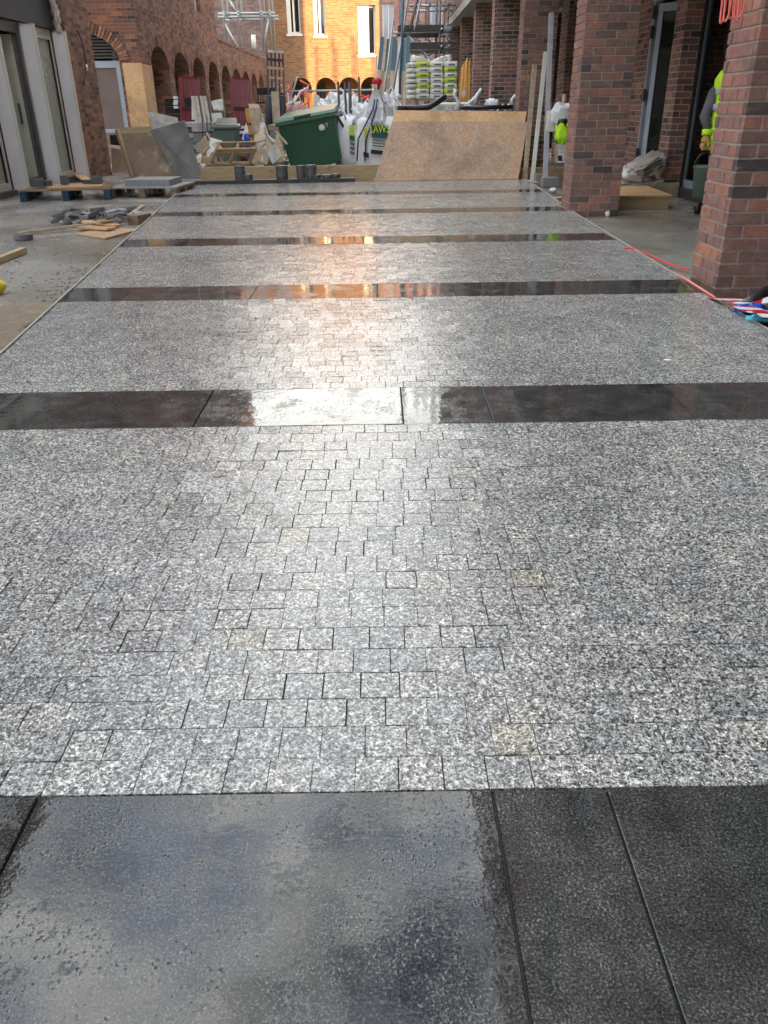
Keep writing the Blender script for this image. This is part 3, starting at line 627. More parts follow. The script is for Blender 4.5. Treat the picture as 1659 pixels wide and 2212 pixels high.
# ---- far shaded building right of it
pb = thing('distant_building', 'pinkish brick building in shade far behind the scaffold tower, pale windows', 'building', (6, 58, GZ))
w = MB(); hs = [(PY(822, 50, 58).x - 0.7 + .7, 0, 0, 0)]
wx0 = -1.0
h1 = (PY(826, 0, 58).x - wx0, PY(851, 0, 58).x - wx0, PY(840, 83, 58).z, PY(840, 83, 58).z + 1.9); h2 = (h1[0], h1[1], .3, PY(840, 107, 58).z)
hs = [h1, h2] + [(h1[0] + 3 * i, h1[1] + 3 * i, h1[2] + 3 * j, h1[3] + 3 * j) for i in range(3) for j in range(3) if i + j > 0]
wall(w, (wx0, 58), (1, 0), (0, -1), 14, GZ, 12, .4, hs)
w.build('brick_wall', brick('pink_brick', [(0, (.22, .12, .11)), (.5, (.32, .185, .165)), (1, (.40, .24, .21))], (.32, .25, .22), bump=.3), pb)
for i, h in enumerate(hs): window(pb, (wx0, 58), (1, 0), (0, -1), h, .15, 'white', 'skyglass' if i != 1 else 'glass', 1)
# ---- right building: brick colonnade, inner glazed wall, storeys above
RX = 2.12; IX = 4.02
rb = thing('colonnade_building', 'brick building on the right carried on square brick pillars, aluminium framed glazing behind them', 'building', (RX, 8, GZ))
pil = [(-7.6, RX), (-3.4, RX), (.85, RX), (5.1, RX), (9.42, RX), (14.95, 2.37), (18.3, 2.32), (21.7, 2.31), (25.0, 2.29), (28.1, 2.28)]
def brick_pillar(x0, y0, wx, wy, z0, z1):
    m = MB(); mo = MB(); mo.bb(x0 + .006, x0 + wx - .006, y0 + .006, y0 + wy - .006, z0, z1)
    z = z0; c = 0
    while z < z1:
        h = .065
        def run(a, b, horiz, inset):
            L_ = b - a; xs = []; p = a
            if c % 2 == 0: seq = [.2125] * 5
            else: seq = [.1025] + [.2125] * 5
            if (horiz and False): pass
            i = 0
            while p < b - .02:
                wdt = min(seq[min(i, len(seq) - 1)], b - p); xs.append((p, p + wdt)); p += wdt + .011; i += 1
            return xs
        jit = lambda: random.uniform(-.0022, .0022)
        for a, b_ in run(x0, x0 + wx, True, 0):
            m.ct = min(1, max(0, random.gauss(.42, .2))); j = jit(); m.bb(a, b_, y0 - .002 + j, y0 + .05, z, z + h)
        for a, b_ in run(y0 + .052, y0 + wy, False, 0):
            m.ct = min(.97, max(.2, random.gauss(.62, .17))); j = jit(); m.bb(x0 - .002 + j, x0 + .05, a, b_, z + .0005, z + h - .0005)  # left face tint biased paler and more orange, standing in for sky light
        for a, b_ in run(y0 + .052, y0 + wy, False, 0):
            m.ct = random.random(); j = jit(); m.bb(x0 + wx - .05, x0 + wx + .002 + j, a, b_, z + .0005, z + h - .0005)
        for a, b_ in run(x0 + .052, x0 + wx - .052, True, 0):
            m.ct = random.random(); m.bb(a, b_, y0 + wy - .05, y0 + wy + .002, z + .001, z + h - .001)
        z += .075; c += 1
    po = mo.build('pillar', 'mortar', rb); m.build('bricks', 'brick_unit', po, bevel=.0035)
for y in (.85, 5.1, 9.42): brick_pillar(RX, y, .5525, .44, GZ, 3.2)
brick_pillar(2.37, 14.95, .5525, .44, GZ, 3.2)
for y, xp in pil:
    if y in (.85, 5.1, 9.42, 14.95): continue
    m = MB(); m.bb(xp, xp + .5525, y, y + .44, GZ, 3.2); m.build('pillar', 'brick_dark', rb)
# inner wall and its piers
ip = [(11.55, .40), (15.2, .4), (18.6, .4), (22, .4), (7.35, .4), (3.4, .4)]
for y, d in ip: m = MB(); m.bb(IX - .17, IX + .3, y, y + d, GZ, 3.2); m.build('inner_pier', 'brick_dark', rb)
m = MB()
for ya_, yb_ in ((13.45, 15.2), (15.6, 16.3), (19, 20.2), (22.4, 28.6), (-9, 3.4)): m = MB(); m.bb(IX + .001, IX + .28, ya_, yb_, GZ, 3.2); m.build('inner_wall', 'brick_dark', rb)
m = MB(); m.bb(RX + .02, IX - .2, 27.4, 27.9, GZ, 3.2); m.build('end_wall', 'brick_dark', rb)
# first glazed bay 7.75..11.55, blue grey frame
def frame_bay(y0, y1, z0, z1, x=IX + .1, mids=(), glassm='clear'):
    m = MB(); m.bb(x - .04, x + .04, y0 + .003, y1 - .003, z0, z0 + .09); m.bb(x - .04, x + .04, y0 + .003, y1 - .003, z1 - .08, z1)
    for y in [y0 + .03, y1 - .03] + list(mids): m.bb(x - .038, x + .038, y - .027, y + .027, z0 + .09, z1 - .08)
    f = m.build('window_frame', 'alu', rb); g_ = MB(); g_.bb(x - .008, x + .004, y0 + .05, y1 - .05, z0 + .08, z1 - .07); g_.build('pane', glassm, f)
    m = MB(); m.bb(x - .06, x - .042, y1 - .085, y1 - .004, z0 + .0, z1); m.build('gasket', 'black', f)
frame_bay(7.75, 11.55, .06, 3.0, mids=(9.6,)); frame_bay(16.3, 18.6, .06, 3.0); frame_bay(20.2, 22.0, .06, 3.0); frame_bay(3.8, 7.35, .06, 3.0)
m = MB(); m.bb(IX - .02, IX + .2, 3.8, 11.55, GZ, .058); m.build('sill', 'rust', rb)
# open aluminium door in the bay beyond the inner pier
m = MB(); x = IX + .02
m.bb(x - .05, x + .05, 13.36, 13.44, .02, 2.95); m.bb(x - .05, x + .05, 12.0, 13.36, 2.36, 2.5); m.bb(x - .05, x + .05, 11.96, 12.03, .02, 2.36)
df = m.build('door_frame', 'alu', rb)
m = MB(); da, db_ = V((x, 13.3, 0)), V((x + .55, 12.7, 0)); dd_ = (db_ - da).normalized()
for zz_, hh_ in ((.1, .12), (2.28, .10)): m.beam(da + V((0, 0, zz_)), db_ + V((0, 0, zz_)), .05, hh_)
for f_ in (.04, .76): m.beam(da + dd_ * f_ + V((0, 0, .16)), da + dd_ * f_ + V((0, 0, 2.23)), .054, .075, up=dd_)
dl = m.build('door', 'alu', rb)
m = MB(); m.beam(da + V((0, 0, 1.2)), db_ + V((0, 0, 1.2)), .012, 2.06); m.build('door_glass', 'glass', dl)
for z in (.3, 1.1, 1.9, 2.15): m = MB(); m.bb(x - .09, x - .055, 13.28, 13.36, z, z + .16); m.build('hinge', 'rust', dl)
# dim interior behind glass
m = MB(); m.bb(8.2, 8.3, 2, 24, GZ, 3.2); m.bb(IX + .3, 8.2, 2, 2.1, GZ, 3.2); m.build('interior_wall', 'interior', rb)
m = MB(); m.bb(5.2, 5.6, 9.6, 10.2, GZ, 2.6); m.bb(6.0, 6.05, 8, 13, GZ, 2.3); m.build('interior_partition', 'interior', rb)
# slab over the colonnade and storeys above
m = MB(); m.bb(RX + .01, IX + .3, -9, 28.6, 3.203, 3.4); m.bb(IX + .3, 8.3, -9, 28.6, 3.203, 3.4); m.bb(8.3, 8.6, -9, 28.6, GZ, 13.7); m.build('floor_slab', 'mortar', rb)
hs = upper_windows(rb, 0, 0, 0, 37.0, 4.3, 13.4, 1.3, 1.9, 3.4, 3.2, 1.2)
w = MB(); wall(w, (RX, -9), (0, 1), (-1, 0), 37.6, 3.41, 14.2, .35, hs)
wall(w, (RX + .001, 28.6), (1, 0), (0, 1), 6.4, 3.41, 14.2, .3); wall(w, (RX + .001, -9), (1, 0), (0, -1), 6.4, GZ, 14.2, .3)
w.bb(RX + .4, 8.2, -8.6, 28.2, 13.8, 13.9)
w.build('upper_wall', 'brick_dark', rb)
for h in hs: window(rb, (RX, -9), (0, 1), (-1, 0), h, .12, 'alu')
# ---- building behind the viewer (closes the passage, seen only in reflections)
vb = thing('block_behind', 'brick block closing the passage behind the viewer', 'building', (-2, -14, GZ))
hs = upper_windows(vb, 0, 0, 0, 7.3, .9, 11, 1.3, 1.7, 2.4, 3.1)
w = MB(); wall(w, (-5.3, -11), (1, 0), (0, 1), 7.3, GZ, 11, .4, hs); w.build('brick_wall', 'brick_red', vb)
for h in hs: window(vb, (-5.3, -11), (1, 0), (0, 1), h, .12, 'white')
eb = thing('side_block', 'unseen brick block added beyond the colonnade to shade the distant building', 'building', (18, 41, GZ))  # added out of view, keeps the sun off the distant pinkish building
hs = upper_windows(eb, 0, 0, 0, 10, .9, 13, 1.3, 1.7, 2.4, 3.1); w = MB(); wall(w, (11, 36), (1, 0), (0, -1), 15, GZ, 14, .4, hs); wall(w, (11.001, 36.4), (0, 1), (-1, 0), 9.2, GZ, 14, .4, hs[:9]); w.bb(11.4, 26, 45.6, 46, GZ, 14); w.bb(25.6, 26, 36.4, 45.5, GZ, 14); w.build('brick_wall', 'brick_red', eb)
for h in hs: window(eb, (11, 36), (1, 0), (0, -1), h, .12, 'white')
#%%OBJECTS%%
# ================================================================ OBJECTS
def at_(x, y, z=GZ): return (x, y, z)
def stone(m, c, d, rz=0, T=None):
    m.ct = random.random(); m.box(c, d, rz, T)
def rotm(rx=0, ry=0, rz=0): return Matrix.Rotation(rz, 4, 'Z') @ Matrix.Rotation(ry, 4, 'Y') @ Matrix.Rotation(rx, 4, 'X')
# ---- pallets on the left
def pallet(name, label, c, rz, size=(1.0, 1.2), T=None, mt='wood2', group=None, block='wood2', h=.13, nb=5):
    t = thing(name, label, 'pallet', c, group)
    T = Matrix.Translation(c) @ (T if T is not None else Matrix.Rotation(rz, 4, 'Z')); w_, l_ = size
    def bx(m, cc, d):
        x, y, z = d[0] / 2, d[1] / 2, d[2] / 2
        P = [T @ V((cc[0] + a, cc[1] + b, cc[2] + e)) for a, b, e in ((-x, -y, -z), (x, -y, -z), (x, y, -z), (-x, y, -z), (-x, -y, z), (x, -y, z), (x, y, z), (-x, y, z))]
        m.hexa(P[:4], P[4:])
    for i in range(nb):
        y = -l_ / 2 + .05 + i * (l_ - .1) / (nb - 1); m = MB(); bx(m, (0, y, h + .011), (w_, .095, .02)); m.build('top_board', mt, t, bevel=.002)
    for x in (-w_ / 2 + .05, 0, w_ / 2 - .05):
        m = MB(); bx(m, (x, 0, h - .012), (.095, l_, .02))
        for y in (-l_ / 2 + .07, 0, l_ / 2 - .07): bx(m, (x, y, h / 2 + .0), (.09, .13, h - .05))
        bx(m, (x, 0, .012), (.095, l_, .02)); m.build('runner', block, t, bevel=.002)
    return t
c1 = PG(140, 432); c1 = V((c1.x, c1.y, GZ))
pallet('pallet', 'blue painted timber pallet with loose blocks on top, near the grey fins', c1 + V((0, .35, 0)), R(8), (1.25, 1.0), mt='wood3', block='blue_wood', h=.13, nb=8)
m = MB(); m.box(c1 + V((.1, .3, .163)), (.75, .7, .02), R(14)); tag(m.build('board', 'wood_orange'), 'small orange plywood board lying on the blue pallet', 'board')
for i, (du, y_, s, rz) in enumerate([(-.38, .1, (.17, .09, .1), .3), (-.28, .2, (.1, .1, .07), .9), (-.1, .4, (.11, .1, .12), .2), (.18, .55, (.13, .1, .05), .5), (.34, .5, (.15, .11, .1), .1), (-.42, .35, (.12, .1, .06), .7)]):
    m = MB(); m.box(c1 + V((du, y_, .178 + s[2] / 2)), s, rz); o = m.build('stone_block', 'stone_dark', bevel=.004); tag(o, 'small dark cut stone block lying loose on the blue pallet', 'block', 'loose blocks on the blue pallet')
c2 = PG(303, 428); c2 = V((c2.x, c2.y, GZ))
pallet('pallet', 'grey weathered pallet carrying one thick square stone slab', c2 + V((.08, .4, 0)), R(-4), (1.05, .95), mt='stone_top', block='wood3', h=.13, nb=8)
m = MB(); m.box(c2 + V((.12, .42, .194)), (.66, .62, .085), R(-4)); tag(m.build('stone_slab', 'stone_top', bevel=.004), 'thick square grey stone slab on the grey weathered pallet', 'slab')
# offcut board against the end fin
p = PG(150, 392); m = MB(); m.beam((p.x - .02, p.y + .35, GZ + .14), (p.x + .42, p.y - .25, GZ + .02), .16, .03); tag(m.build('offcut_board', 'ply'), 'pale timber offcut leaning at the foot of the last grey fin', 'board')
# heap of dark setts
for i in range(46):
    u = random.gauss(222, 52); v = 478 + random.gauss(0, 8); u = max(128, min(300, u)); p = PG(u, v)
    z = GZ + .03 + (random.random() < .35) * .055
    m = MB(); s = random.choice([(.08, .08, .05), (.16, .08, .04), (.1, .08, .06), (.2, .1, .025), (.09, .09, .03)])
    m.box((p.x, p.y, z), s, 0, rotm(random.gauss(0, .16), random.gauss(0, .16), random.random() * 3)); o = m.build('broken_sett', random.choice(['stone_dark', 'stone_dark', 'stone_top']), bevel=.0015)
    tag(o, 'broken dark grey stone sett tipped in the heap beside the paving edge', 'stone', 'heap of broken setts left of the paving')
# timber pieces
def plank(label, a, b, w_=.1, h=.02, mt='wood', z0=.012, z1=.012, cat='timber', name='timber_plank', grp=None, zb=GZ):
    a, b = PG(*a), PG(*b); m = MB(); m.beam((a.x, a.y, zb + z0), (b.x, b.y, zb + z1), w_, h); return tag(m.build(name, mt, bevel=.002), label, cat, grp)
q = [PG(165, 508), PG(228, 518), PG(297, 500), PG(240, 493)]
m = MB(); m.hexa([V((p.x, p.y, GZ + .004)) for p in q], [V((p.x, p.y, GZ + .018)) for p in q]); tag(m.build('plywood_sheet', 'wood_orange'), 'orange plywood sheet lying flat on the wet concrete under timber offcuts', 'board')
plank('long thin pale batten lying across the orange plywood sheet', (42, 509), (200, 495), .05, .03, z0=.02, z1=.05, mt='wood2')
plank('short broad offcut on top of the orange plywood pile', (178, 497), (243, 503), .13, .02, z0=.035, z1=.04, mt='wood_orange')
plank('middle offcut of the timber pile on the orange sheet', (185, 491), (256, 497), .09, .02, z0=.062, z1=.045, mt='ply')
plank('short offcut at the right end of the orange sheet pile', (215, 497), (262, 491), .08, .02, z0=.085, z1=.075, mt='wood_orange')
plank('thin brown batten sticking out of the heap of broken setts', (282, 480), (312, 462), .05, .03, z0=.07, z1=.09, mt='wood2')
plank('wide board piece beside the heap of setts at the paving edge', (288, 486), (318, 480), .14, .10, z0=.05, z1=.05, mt='wood3')
plank('yellowish timber batten entering the photo at the left edge', (-45, 588), (53, 548), .06, .05, z0=.03, z1=.03, mt='wood')
p = PG(52, 519); m = MB(); m.lathe((p.x, p.y, GZ), [(.085, 0), (.09, .02), (.088, .055), (.07, .06)], 18); tag(m.build('stone_disc', 'stone_dark', smooth=False), 'small dark round stone puck lying alone on the wet concrete', 'stone')
p = PG(-6, 636); m = MB(); m.blob((p.x, p.y, GZ + .05), (.13, .14, .10), .9, .05, 2); tag(m.build('yellow_dome', 'yellow', smooth=True), 'rounded yellow plastic dome at the left edge of the photo', 'dome')
m = MB()
for j in range(500):
    p = PG(random.uniform(0, 380), random.uniform(400, 640))
    if p.x > Lft(p.y) - .04: continue
    d_ = random.choice((.008, .012, .02)); m.blob((p.x, p.y, GZ + d_ * .2), (d_ * 1.5, d_, d_ * .7), 1, .3, 2, 6, 4, j)
o = m.build('grit', 'stone_top'); o['kind'] = 'stuff'
# ---- boards leaning by the boarded arch
def lean(name, label, q, th, mt, cat='board', grp=None, bev=0):
    m = MB(); m.panel(q, th); return tag(m.build(name, mt, bevel=bev), label, cat, grp)
lean('stained_board', 'brown wet stained board leaning in front of the arched window', [PG(295, 386), PG(383, 385), PY(330, 285, 16.4), PY(262, 288, 16.4)], .03, 'wood3')
lean('yellow_board', 'yellow timber formwork board behind the brown stained board', [PG(278, 383) + V((0, .12, 0)), PG(360, 383) + V((0, .12, 0)), PY(326, 272, 16.75), PY(257, 276, 16.75)], .03, 'wood')
m = MB(); a = PG(286, 384); b_ = PY(252, 280, 16.6); m.beam(a, b_, .04, .09); tag(m.build('leaning_batten', 'wood'), 'yellow batten leaning at the left edge of the stained board', 'timber')
lean('grey_sheet', 'large grey dust covered sheet leaning in front of the wrapped stacks', [PG(384, 384), PG(437, 384), PY(398, 261, 16.0), PY(323, 281, 16.0)], .025, 'grey_sheet')
lean('pale_sheet', 'pale dusty sheet leaning behind the grey dusty sheet', [PY(352, 330, 17.1), PY(400, 330, 17.1), PY(383, 254, 17.3), PY(317, 240, 17.3)], .03, 'wrap')
lean('side_board', 'grey brown board standing low beside the brick pier', [PY(243, 384, 17.8), PY(276, 382, 17.8), PY(274, 318, 18.0), PY(240, 318, 18.0)], .03, 'wood3')
m = MB(); a = PY(239, 316, 17.9); m.beam(a, PY(281, 322, 17.7), .06, .05); tag(m.build('white_bar', 'cream'), 'dirty white bar lying across the low grey brown board', 'bar')
m = MB(); c = PY(255, 345, 18.6); m.bb(c.x - .2, c.x + 1.3, 18.9, 19.4, GZ, .62); tag(m.build('dark_crate', 'black'), 'dark crate in shade behind the leaning boards', 'crate')
# ---- red barriers
def barrier(label, u0, u1, vt, vb, y, n=9):
    a = PY(u0, vb, y); b_ = PY(u1, vb, y); tl = PY(u0 - 3, vt, y + .5); tr = PY(u1 - 9, vt + 3, y + .5)
    t = thing('steel_barrier', label, 'barrier', (a.x, y, GZ), 'dark red steel barriers leaning on the arcade')
    A = V((a.x, y, GZ)); B = V((b_.x, y, GZ))
    up = (tl - a).normalized()
    for k_ in range(n):
        f = k_ / (n - 1); m = MB(); p0 = A.lerp(B, f); p1 = tl.lerp(tr, f); m.beam(p0, p1, .04 if k_ else .09, .04); m.build('upright', 'red', t)
    m = MB(); m.beam(A + V((0, -.03, .1)), B + V((0, -.03, .1)), .05, .1); m.build('bottom_rail', 'red', t)
    m = MB(); m.beam(tl, tr, .05, .06); m.build('top_rail', 'red', t)
    m = MB(); c0 = A.lerp(tl, .5); c1_ = B.lerp(tr, .5); m.beam(c0 + V((0, .05, 0)), c1_ + V((0, .05, 0)), .015, .62 if n > 7 else .5); m.build('infill_sheet', 'maroon', t)
    for k_ in (.36, .42):
        m = MB(); p0 = A.lerp(tl, k_) + V((.12, -.05, 0)); m.bb(p0.x, p0.x + .16, p0.y - .01, p0.y, p0.z, p0.z + .06); m.build('sticker', 'sticker', t)
barrier('dark red steel barrier leaning left, behind the stack of grey crates', 393, 438, 167, 320, 19.0)
barrier('tall dark red steel barrier standing behind the small grey green bin', 505, 548, 169, 310, 20.0, 9)
# ---- stacks of crates and wrapped goods
def stack(name, label, u0, u1, vt, vb, y, dep, mt, n, cat, jit=.02, grp=None):
    a = PY(u0, vb, y); b_ = PY(u1, vt, y); t = thing(name, label, cat, (a.x, y, GZ), grp); z = GZ; H = (b_.z - GZ) / n
    for i in range(n):
        m = MB(); dx = random.uniform(-jit, jit); m.bb(a.x + dx, b_.x + dx, y + random.uniform(0, jit), y + dep, z, z + H - .012); m.build('layer', mt[i % len(mt)], t, bevel=.008); z += H
    return t
stack('crate_stack', 'tall stack of black crates with white label slots by the first arches', 371, 410, 211, 350, 19.6, .8, ['black'], 9, 'stack')
t = stack('crate_stack', 'stack of black crates with white edges, right of the red barrier', 413, 432, 208, 350, 19.3, .6, ['black', 'black'], 7, 'stack')
for j in range(12):
    p = PY(427, 212 + j * 4.2, 19.28); m = MB(); m.bb(p.x - .12, p.x + .1, 19.24, 19.275, p.z, p.z + .035); m.build('white_edge', 'white', t)
for j in range(2):
    for kx in (0, 1):
        p = PY(381, 218 + j * 13 , 19.58); m = MB(); m.bb(p.x - .05, p.x + .05, 19.53, 19.57, p.z + kx * .07 - .03, p.z + kx * .07 + .02); tag(m.build('paper_label', 'white'), 'small white label stuck on the black crate stack', 'label', 'white labels on the black crates')
t = stack('slab_stack', 'stack of pale stone slabs in clear wrap with black straps', 425, 462, 262, 375, 17.6, .7, ['wrap', 'stone_top', 'wrap', 'stone_top', 'wrap'], 5, 'stack', .035)
for u in (437, 447, 455):
    a = PY(u, 250, 17.56); m = MB(); m.beam((a.x, 17.55, a.z), (PY(u + 3, 350, 17.5).x, 17.5, PY(u + 3, 350, 17.5).z), .012, .012); m.build('strap', 'black', t)
stack('slab_stack', 'blue grey layered slab stack behind the grey dusty sheet', 398, 428, 262, 375, 17.9, .6, ['silver', 'stone_top', 'silver', 'stone_dark'], 9, 'stack', .03)
t = thing('board_bundle', 'bundle of long pale boards standing upright on the wrapped slabs', 'bundle', PY(435, 260, 17.8))
for j in range(8):
    a = PY(425 + j * 4.6, 268, 17.8 + j * .02); b_ = PY(415 + j * 4.6, 208, 18.0 + j * .02); m = MB(); m.beam(a, b_, .045, .03); m.build('board', ['cream', 'wood2', 'wrap', 'rust'][j % 4], t)
m = MB(); a = PY(443, 250, 18.2); m.panel([PY(440, 250, 18.2), PY(452, 250, 18.2), PY(446, 208, 18.3), PY(434, 208, 18.3)], .02); tag(m.build('yellow_sheet', 'text_yellow'), 'small pale yellow sheet behind the upright boards', 'sheet')
lean('paper_sack', 'white paper topped sack lying on the stack beside the tall red barrier', [PY(462, 238, 18.9), PY(484, 240, 18.9), PY(481, 212, 19.0), PY(455, 218, 19.0)], .3, 'wrap', 'sack', bev=.02)
lean('pink_panel', 'pinkish white panel standing behind the small grey green bin', [PY(465, 315, 18.4), PY(490, 315, 18.4), PY(478, 243, 18.5), PY(456, 245, 18.5)], .04, 'cementbag', 'panel')
# ---- small grey green bin
def taper(m, c, w0, d0, w1, d1, h, T=None):
    P = [(-w0 / 2, -d0 / 2, 0), (w0 / 2, -d0 / 2, 0), (w0 / 2, d0 / 2, 0), (-w0 / 2, d0 / 2, 0), (-w1 / 2, -d1 / 2, h), (w1 / 2, -d1 / 2, h), (w1 / 2, d1 / 2, h), (-w1 / 2, d1 / 2, h)]
    P = [V(c) + (T @ V(p) if T else V(p)) for p in P]; m.hexa(P[:4], P[4:])
p = PY(492, 345, 17.2); t = thing('small_bin', 'small grey green wheeled bin with open dark lid behind the leaning pallet', 'bin', (p.x, 17.4, .0))
zt = PY(492, 276, 17.2).z
m = MB(); taper(m, (p.x, 17.4, -.02), .36, .4, .44, .5, zt + .0); m.build('body', 'greygreen', t, bevel=.02)
m = MB(); m.bb(p.x - .25, p.x + .25, 17.12, 17.68, zt - .02, zt + .03); m.build('rim', 'greygreen', t, bevel=.01)
m = MB(); m.panel([(p.x - .2, 17.3, zt + .04), (p.x + .24, 17.3, zt + .04), (p.x + .16, 17.7, zt + .17), (p.x - .22, 17.7, zt + .17)], .02); m.build('lid', 'black', t)
# ---- fence panels of cardboard/boards behind pallet
lean('folded_board', 'tall pale cardboard like board standing right of the tall red barrier', [PY(572, 340, 18.0), PY(543, 340, 18.0), PY(533, 232, 18.3), PY(562, 231, 18.3)][::1] if False else [PY(545, 340, 18.0), PY(573, 340, 18.0), PY(560, 232, 18.3), PY(530, 234, 18.3)], .12, 'wood2')
lean('long_board', 'long pale panel leaning behind the tall cardboard like board', [PY(566, 335, 17.8), PY(592, 325, 17.8), PY(558, 224, 18.6), PY(536, 224, 18.6)], .05, 'wood2')
m = MB(); m.beam(PY(546, 318, 17.8), PY(533, 238, 18.0), .06, .06); t = tag(m.build('striped_post', 'amber'), 'amber and black banded post beside the tall red barrier', 'post')
for f in (.3, .62):
    m = MB(); c = PY(546, 318, 17.8).lerp(PY(533, 238, 18.0), f); m.box(c, (.075, .075, .05)); m.build('band', 'black', t)
m = MB(); p = PY(538, 308, 18.1); m.lathe((p.x, p.y, p.z - .1), [(.08, 0), (.1, .05), (.1, .25), (.05, .28)], 12); tag(m.build('blue_drum', 'blue', smooth=True), 'small bright blue drum beside the banded post', 'drum')
stack('paver_stack', 'rough stack of grey pavers between the tall boards and the green bin', 584, 604, 268, 372, 18.2, .5, ['wood2', 'wrap', 'stone_top'], 7, 'stack', .06)
stack('paver_stack', 'weathered crate pile in front of the arcade end', 570, 592, 224, 330, 20.0, .6, ['wood2', 'wood3'], 6, 'stack', .05)
m = MB(); p = PY(578, 338, 16.9); c = V((p.x, p.y, p.z)); 
for k_ in range(1): m.lathe(c - V((0, 0, .10)), [(.20, 0), (.235, .14), (.25, .16), (.24, .175), (.21, .17), (.19, .05)], 24)
tag(m.build('tub', 'sack', smooth=True), 'pale round tub lying behind the timber edge beam', 'tub')
# rubble between the things
for j in range(26):
    p = PG(random.uniform(450, 615), random.uniform(346, 356)); m = MB(); m.box((p.x, p.y, GZ + random.uniform(.03, .16)), (random.uniform(.1, .5), random.uniform(.05, .3), random.uniform(.02, .07)), 0, rotm(random.gauss(0, .25), random.gauss(0, .25), random.random() * 3))
    tag(m.build('rubble_piece', random.choice(['wood2', 'stone_top', 'wrap', 'wood', 'plaster'])), 'piece of broken board or stone strewn behind the timber edge beam', 'rubble', 'rubble behind the edge beam')
# ---- ladder frames / trestle stack
t = thing('trestle_frames', 'tall dark steel trestle frames stacked upright in front of the far arcade', 'frame', (PY(590, 300, 20).x, 20, GZ))
for dx, dy in ((0, 0), (.45, 0), (.9, 0)) :
    pass
for j, (ub, ut) in enumerate([(582, 577), (590, 586), (598, 594), (606, 603), (617, 611)]):
    m = MB(); m.beam(PY(ub, 300, 20.0 + .1 * (j % 2)), PY(ut, 108 + j, 20.4), .035, .035); m.build('upright', 'navy', t)
for v, mt in ((110, 'wrap'), (146, 'wood2'), (167, 'wood2'), (185, 'wood2'), (128, 'navy'), (200, 'navy')):
    m = MB(); m.beam(PY(578, v, 20.3), PY(613, v + 3, 20.3), .04, .05); m.build('crossbar', mt, t)
m = MB(); m.beam(PY(599, 285, 19.8), PY(594, 198, 19.9), .17, .05); tag(m.build('upright_plank', 'wood2'), 'broad weathered plank standing upright in front of the trestle frames', 'plank')
for u, lab in ((583, 'dark rolled mat standing left of the upright weathered plank'), (611, 'dark rolled mat standing right of the upright weathered plank')):
    m = MB(); a = PY(u, 295, 19.9); b_ = PY(u - 2, 208, 20.0); m.tube([a, a.lerp(b_, .5), b_], [.1, .09, .085], 12); tag(m.build('rolled_mat', 'darkcloth', smooth=True), lab, 'roll')
# jumble of hoses and tools
for j in range(9):
    a = PY(618 + j * 3, 262 - random.random() * 30, 21 + j * .1); pts = [a]
    for _ in range(5): pts.append(pts[-1] + V((random.gauss(.03, .12), random.gauss(0, .05), random.uniform(.02, .22))))
    m = MB(); m.tube(pts, .02, 6); tag(m.build('bent_pipe', random.choice(['black', 'galv', 'white', 'pinkcord']), smooth=True), 'bent pipe or hose poking out of the jumble above the green bin', 'pipe', 'jumble of pipes behind the green bin')
# ---- big green bin
gy = 17.6
bl = PY(627, 356, gy); br_ = PY(736, 357, gy); wdt = br_.x - bl.x
t = thing('wheeled_bin', 'large dark green four wheeled bin tilted to the left, lid shut', 'bin', ((bl.x + br_.x) / 2, gy, GZ))
tilt = Matrix.Rotation(R(-9), 4, 'Y') @ Matrix.Rotation(R(-7), 4, 'Z')
C0 = V(((bl.x + br_.x) / 2 + .02, gy + .45, GZ + .12))
def BT(p): return C0 + (tilt @ V(p))
def hexT(m, x0, x1, y0, y1, z0, z1, a=0, b=0):
    B = [(x0 + a, y0 + b, z0), (x1 - a, y0 + b, z0), (x1 - a, y1, z0), (x0 + a, y1, z0)]; T_ = [(x0, y0, z1), (x1, y0, z1), (x1, y1, z1), (x0, y1, z1)]
    m.hexa([BT(p) for p in B], [BT(p) for p in T_])
hx = .585
m = MB(); hexT(m, -hx, hx, -.42, .42, -.05, .86, .07, .1); m.build('body', 'green', t, bevel=.02)
m = MB(); hexT(m, -hx - .035, hx + .035, -.46, .46, .80, .865); ro = m.build('rim', 'green_lid', t, bevel=.012)
m = MB(); B = [(-hx - .05, -.47, .868), (hx + .05, -.47, .868), (hx + .05, .47, .868), (-hx - .05, .47, .868)]; T_ = [(-hx, -.40, .93), (hx, -.40, .93), (hx - .02, .42, 1.03), (-hx + .02, .42, 1.03)]
m.hexa([BT(p) for p in B], [BT(p) for p in T_]); lo = m.build('lid', 'green_lid', t, bevel=.012)
m = MB(); hexT(m, -.22, .12, -.478, -.40, .895, .93); m.build('lid_handle', 'greygreen', lo, bevel=.005)
m = MB(); hexT(m, hx - .055, hx + .0, -.425, -.36, 0, .79, .0, .06); m.build('corner_rib', 'green', t, bevel=.005)
m = MB(); pts = [BT((hx + .02, -.2, .8)), BT((hx + .09, -.1, .6)), BT((hx + .05, .0, .45)), BT((hx + .1, .15, .62)), BT((hx + .03, .3, .8))]; m.tube(pts, .022, 8); m.build('side_strap', 'black', t, True)
m = MB(); q = [BT((.24, -.452, .6)), BT((.37, -.452, .6)), BT((.37, -.455, .70)), BT((.24, -.455, .70))]
m.blob(BT((.30, -.425, .64)), (.12, .03, .11), .8, .2, 3, 14, 8, 3, T=tilt.to_3x3()); m.build('worn_sticker', 'sticker', t, True)
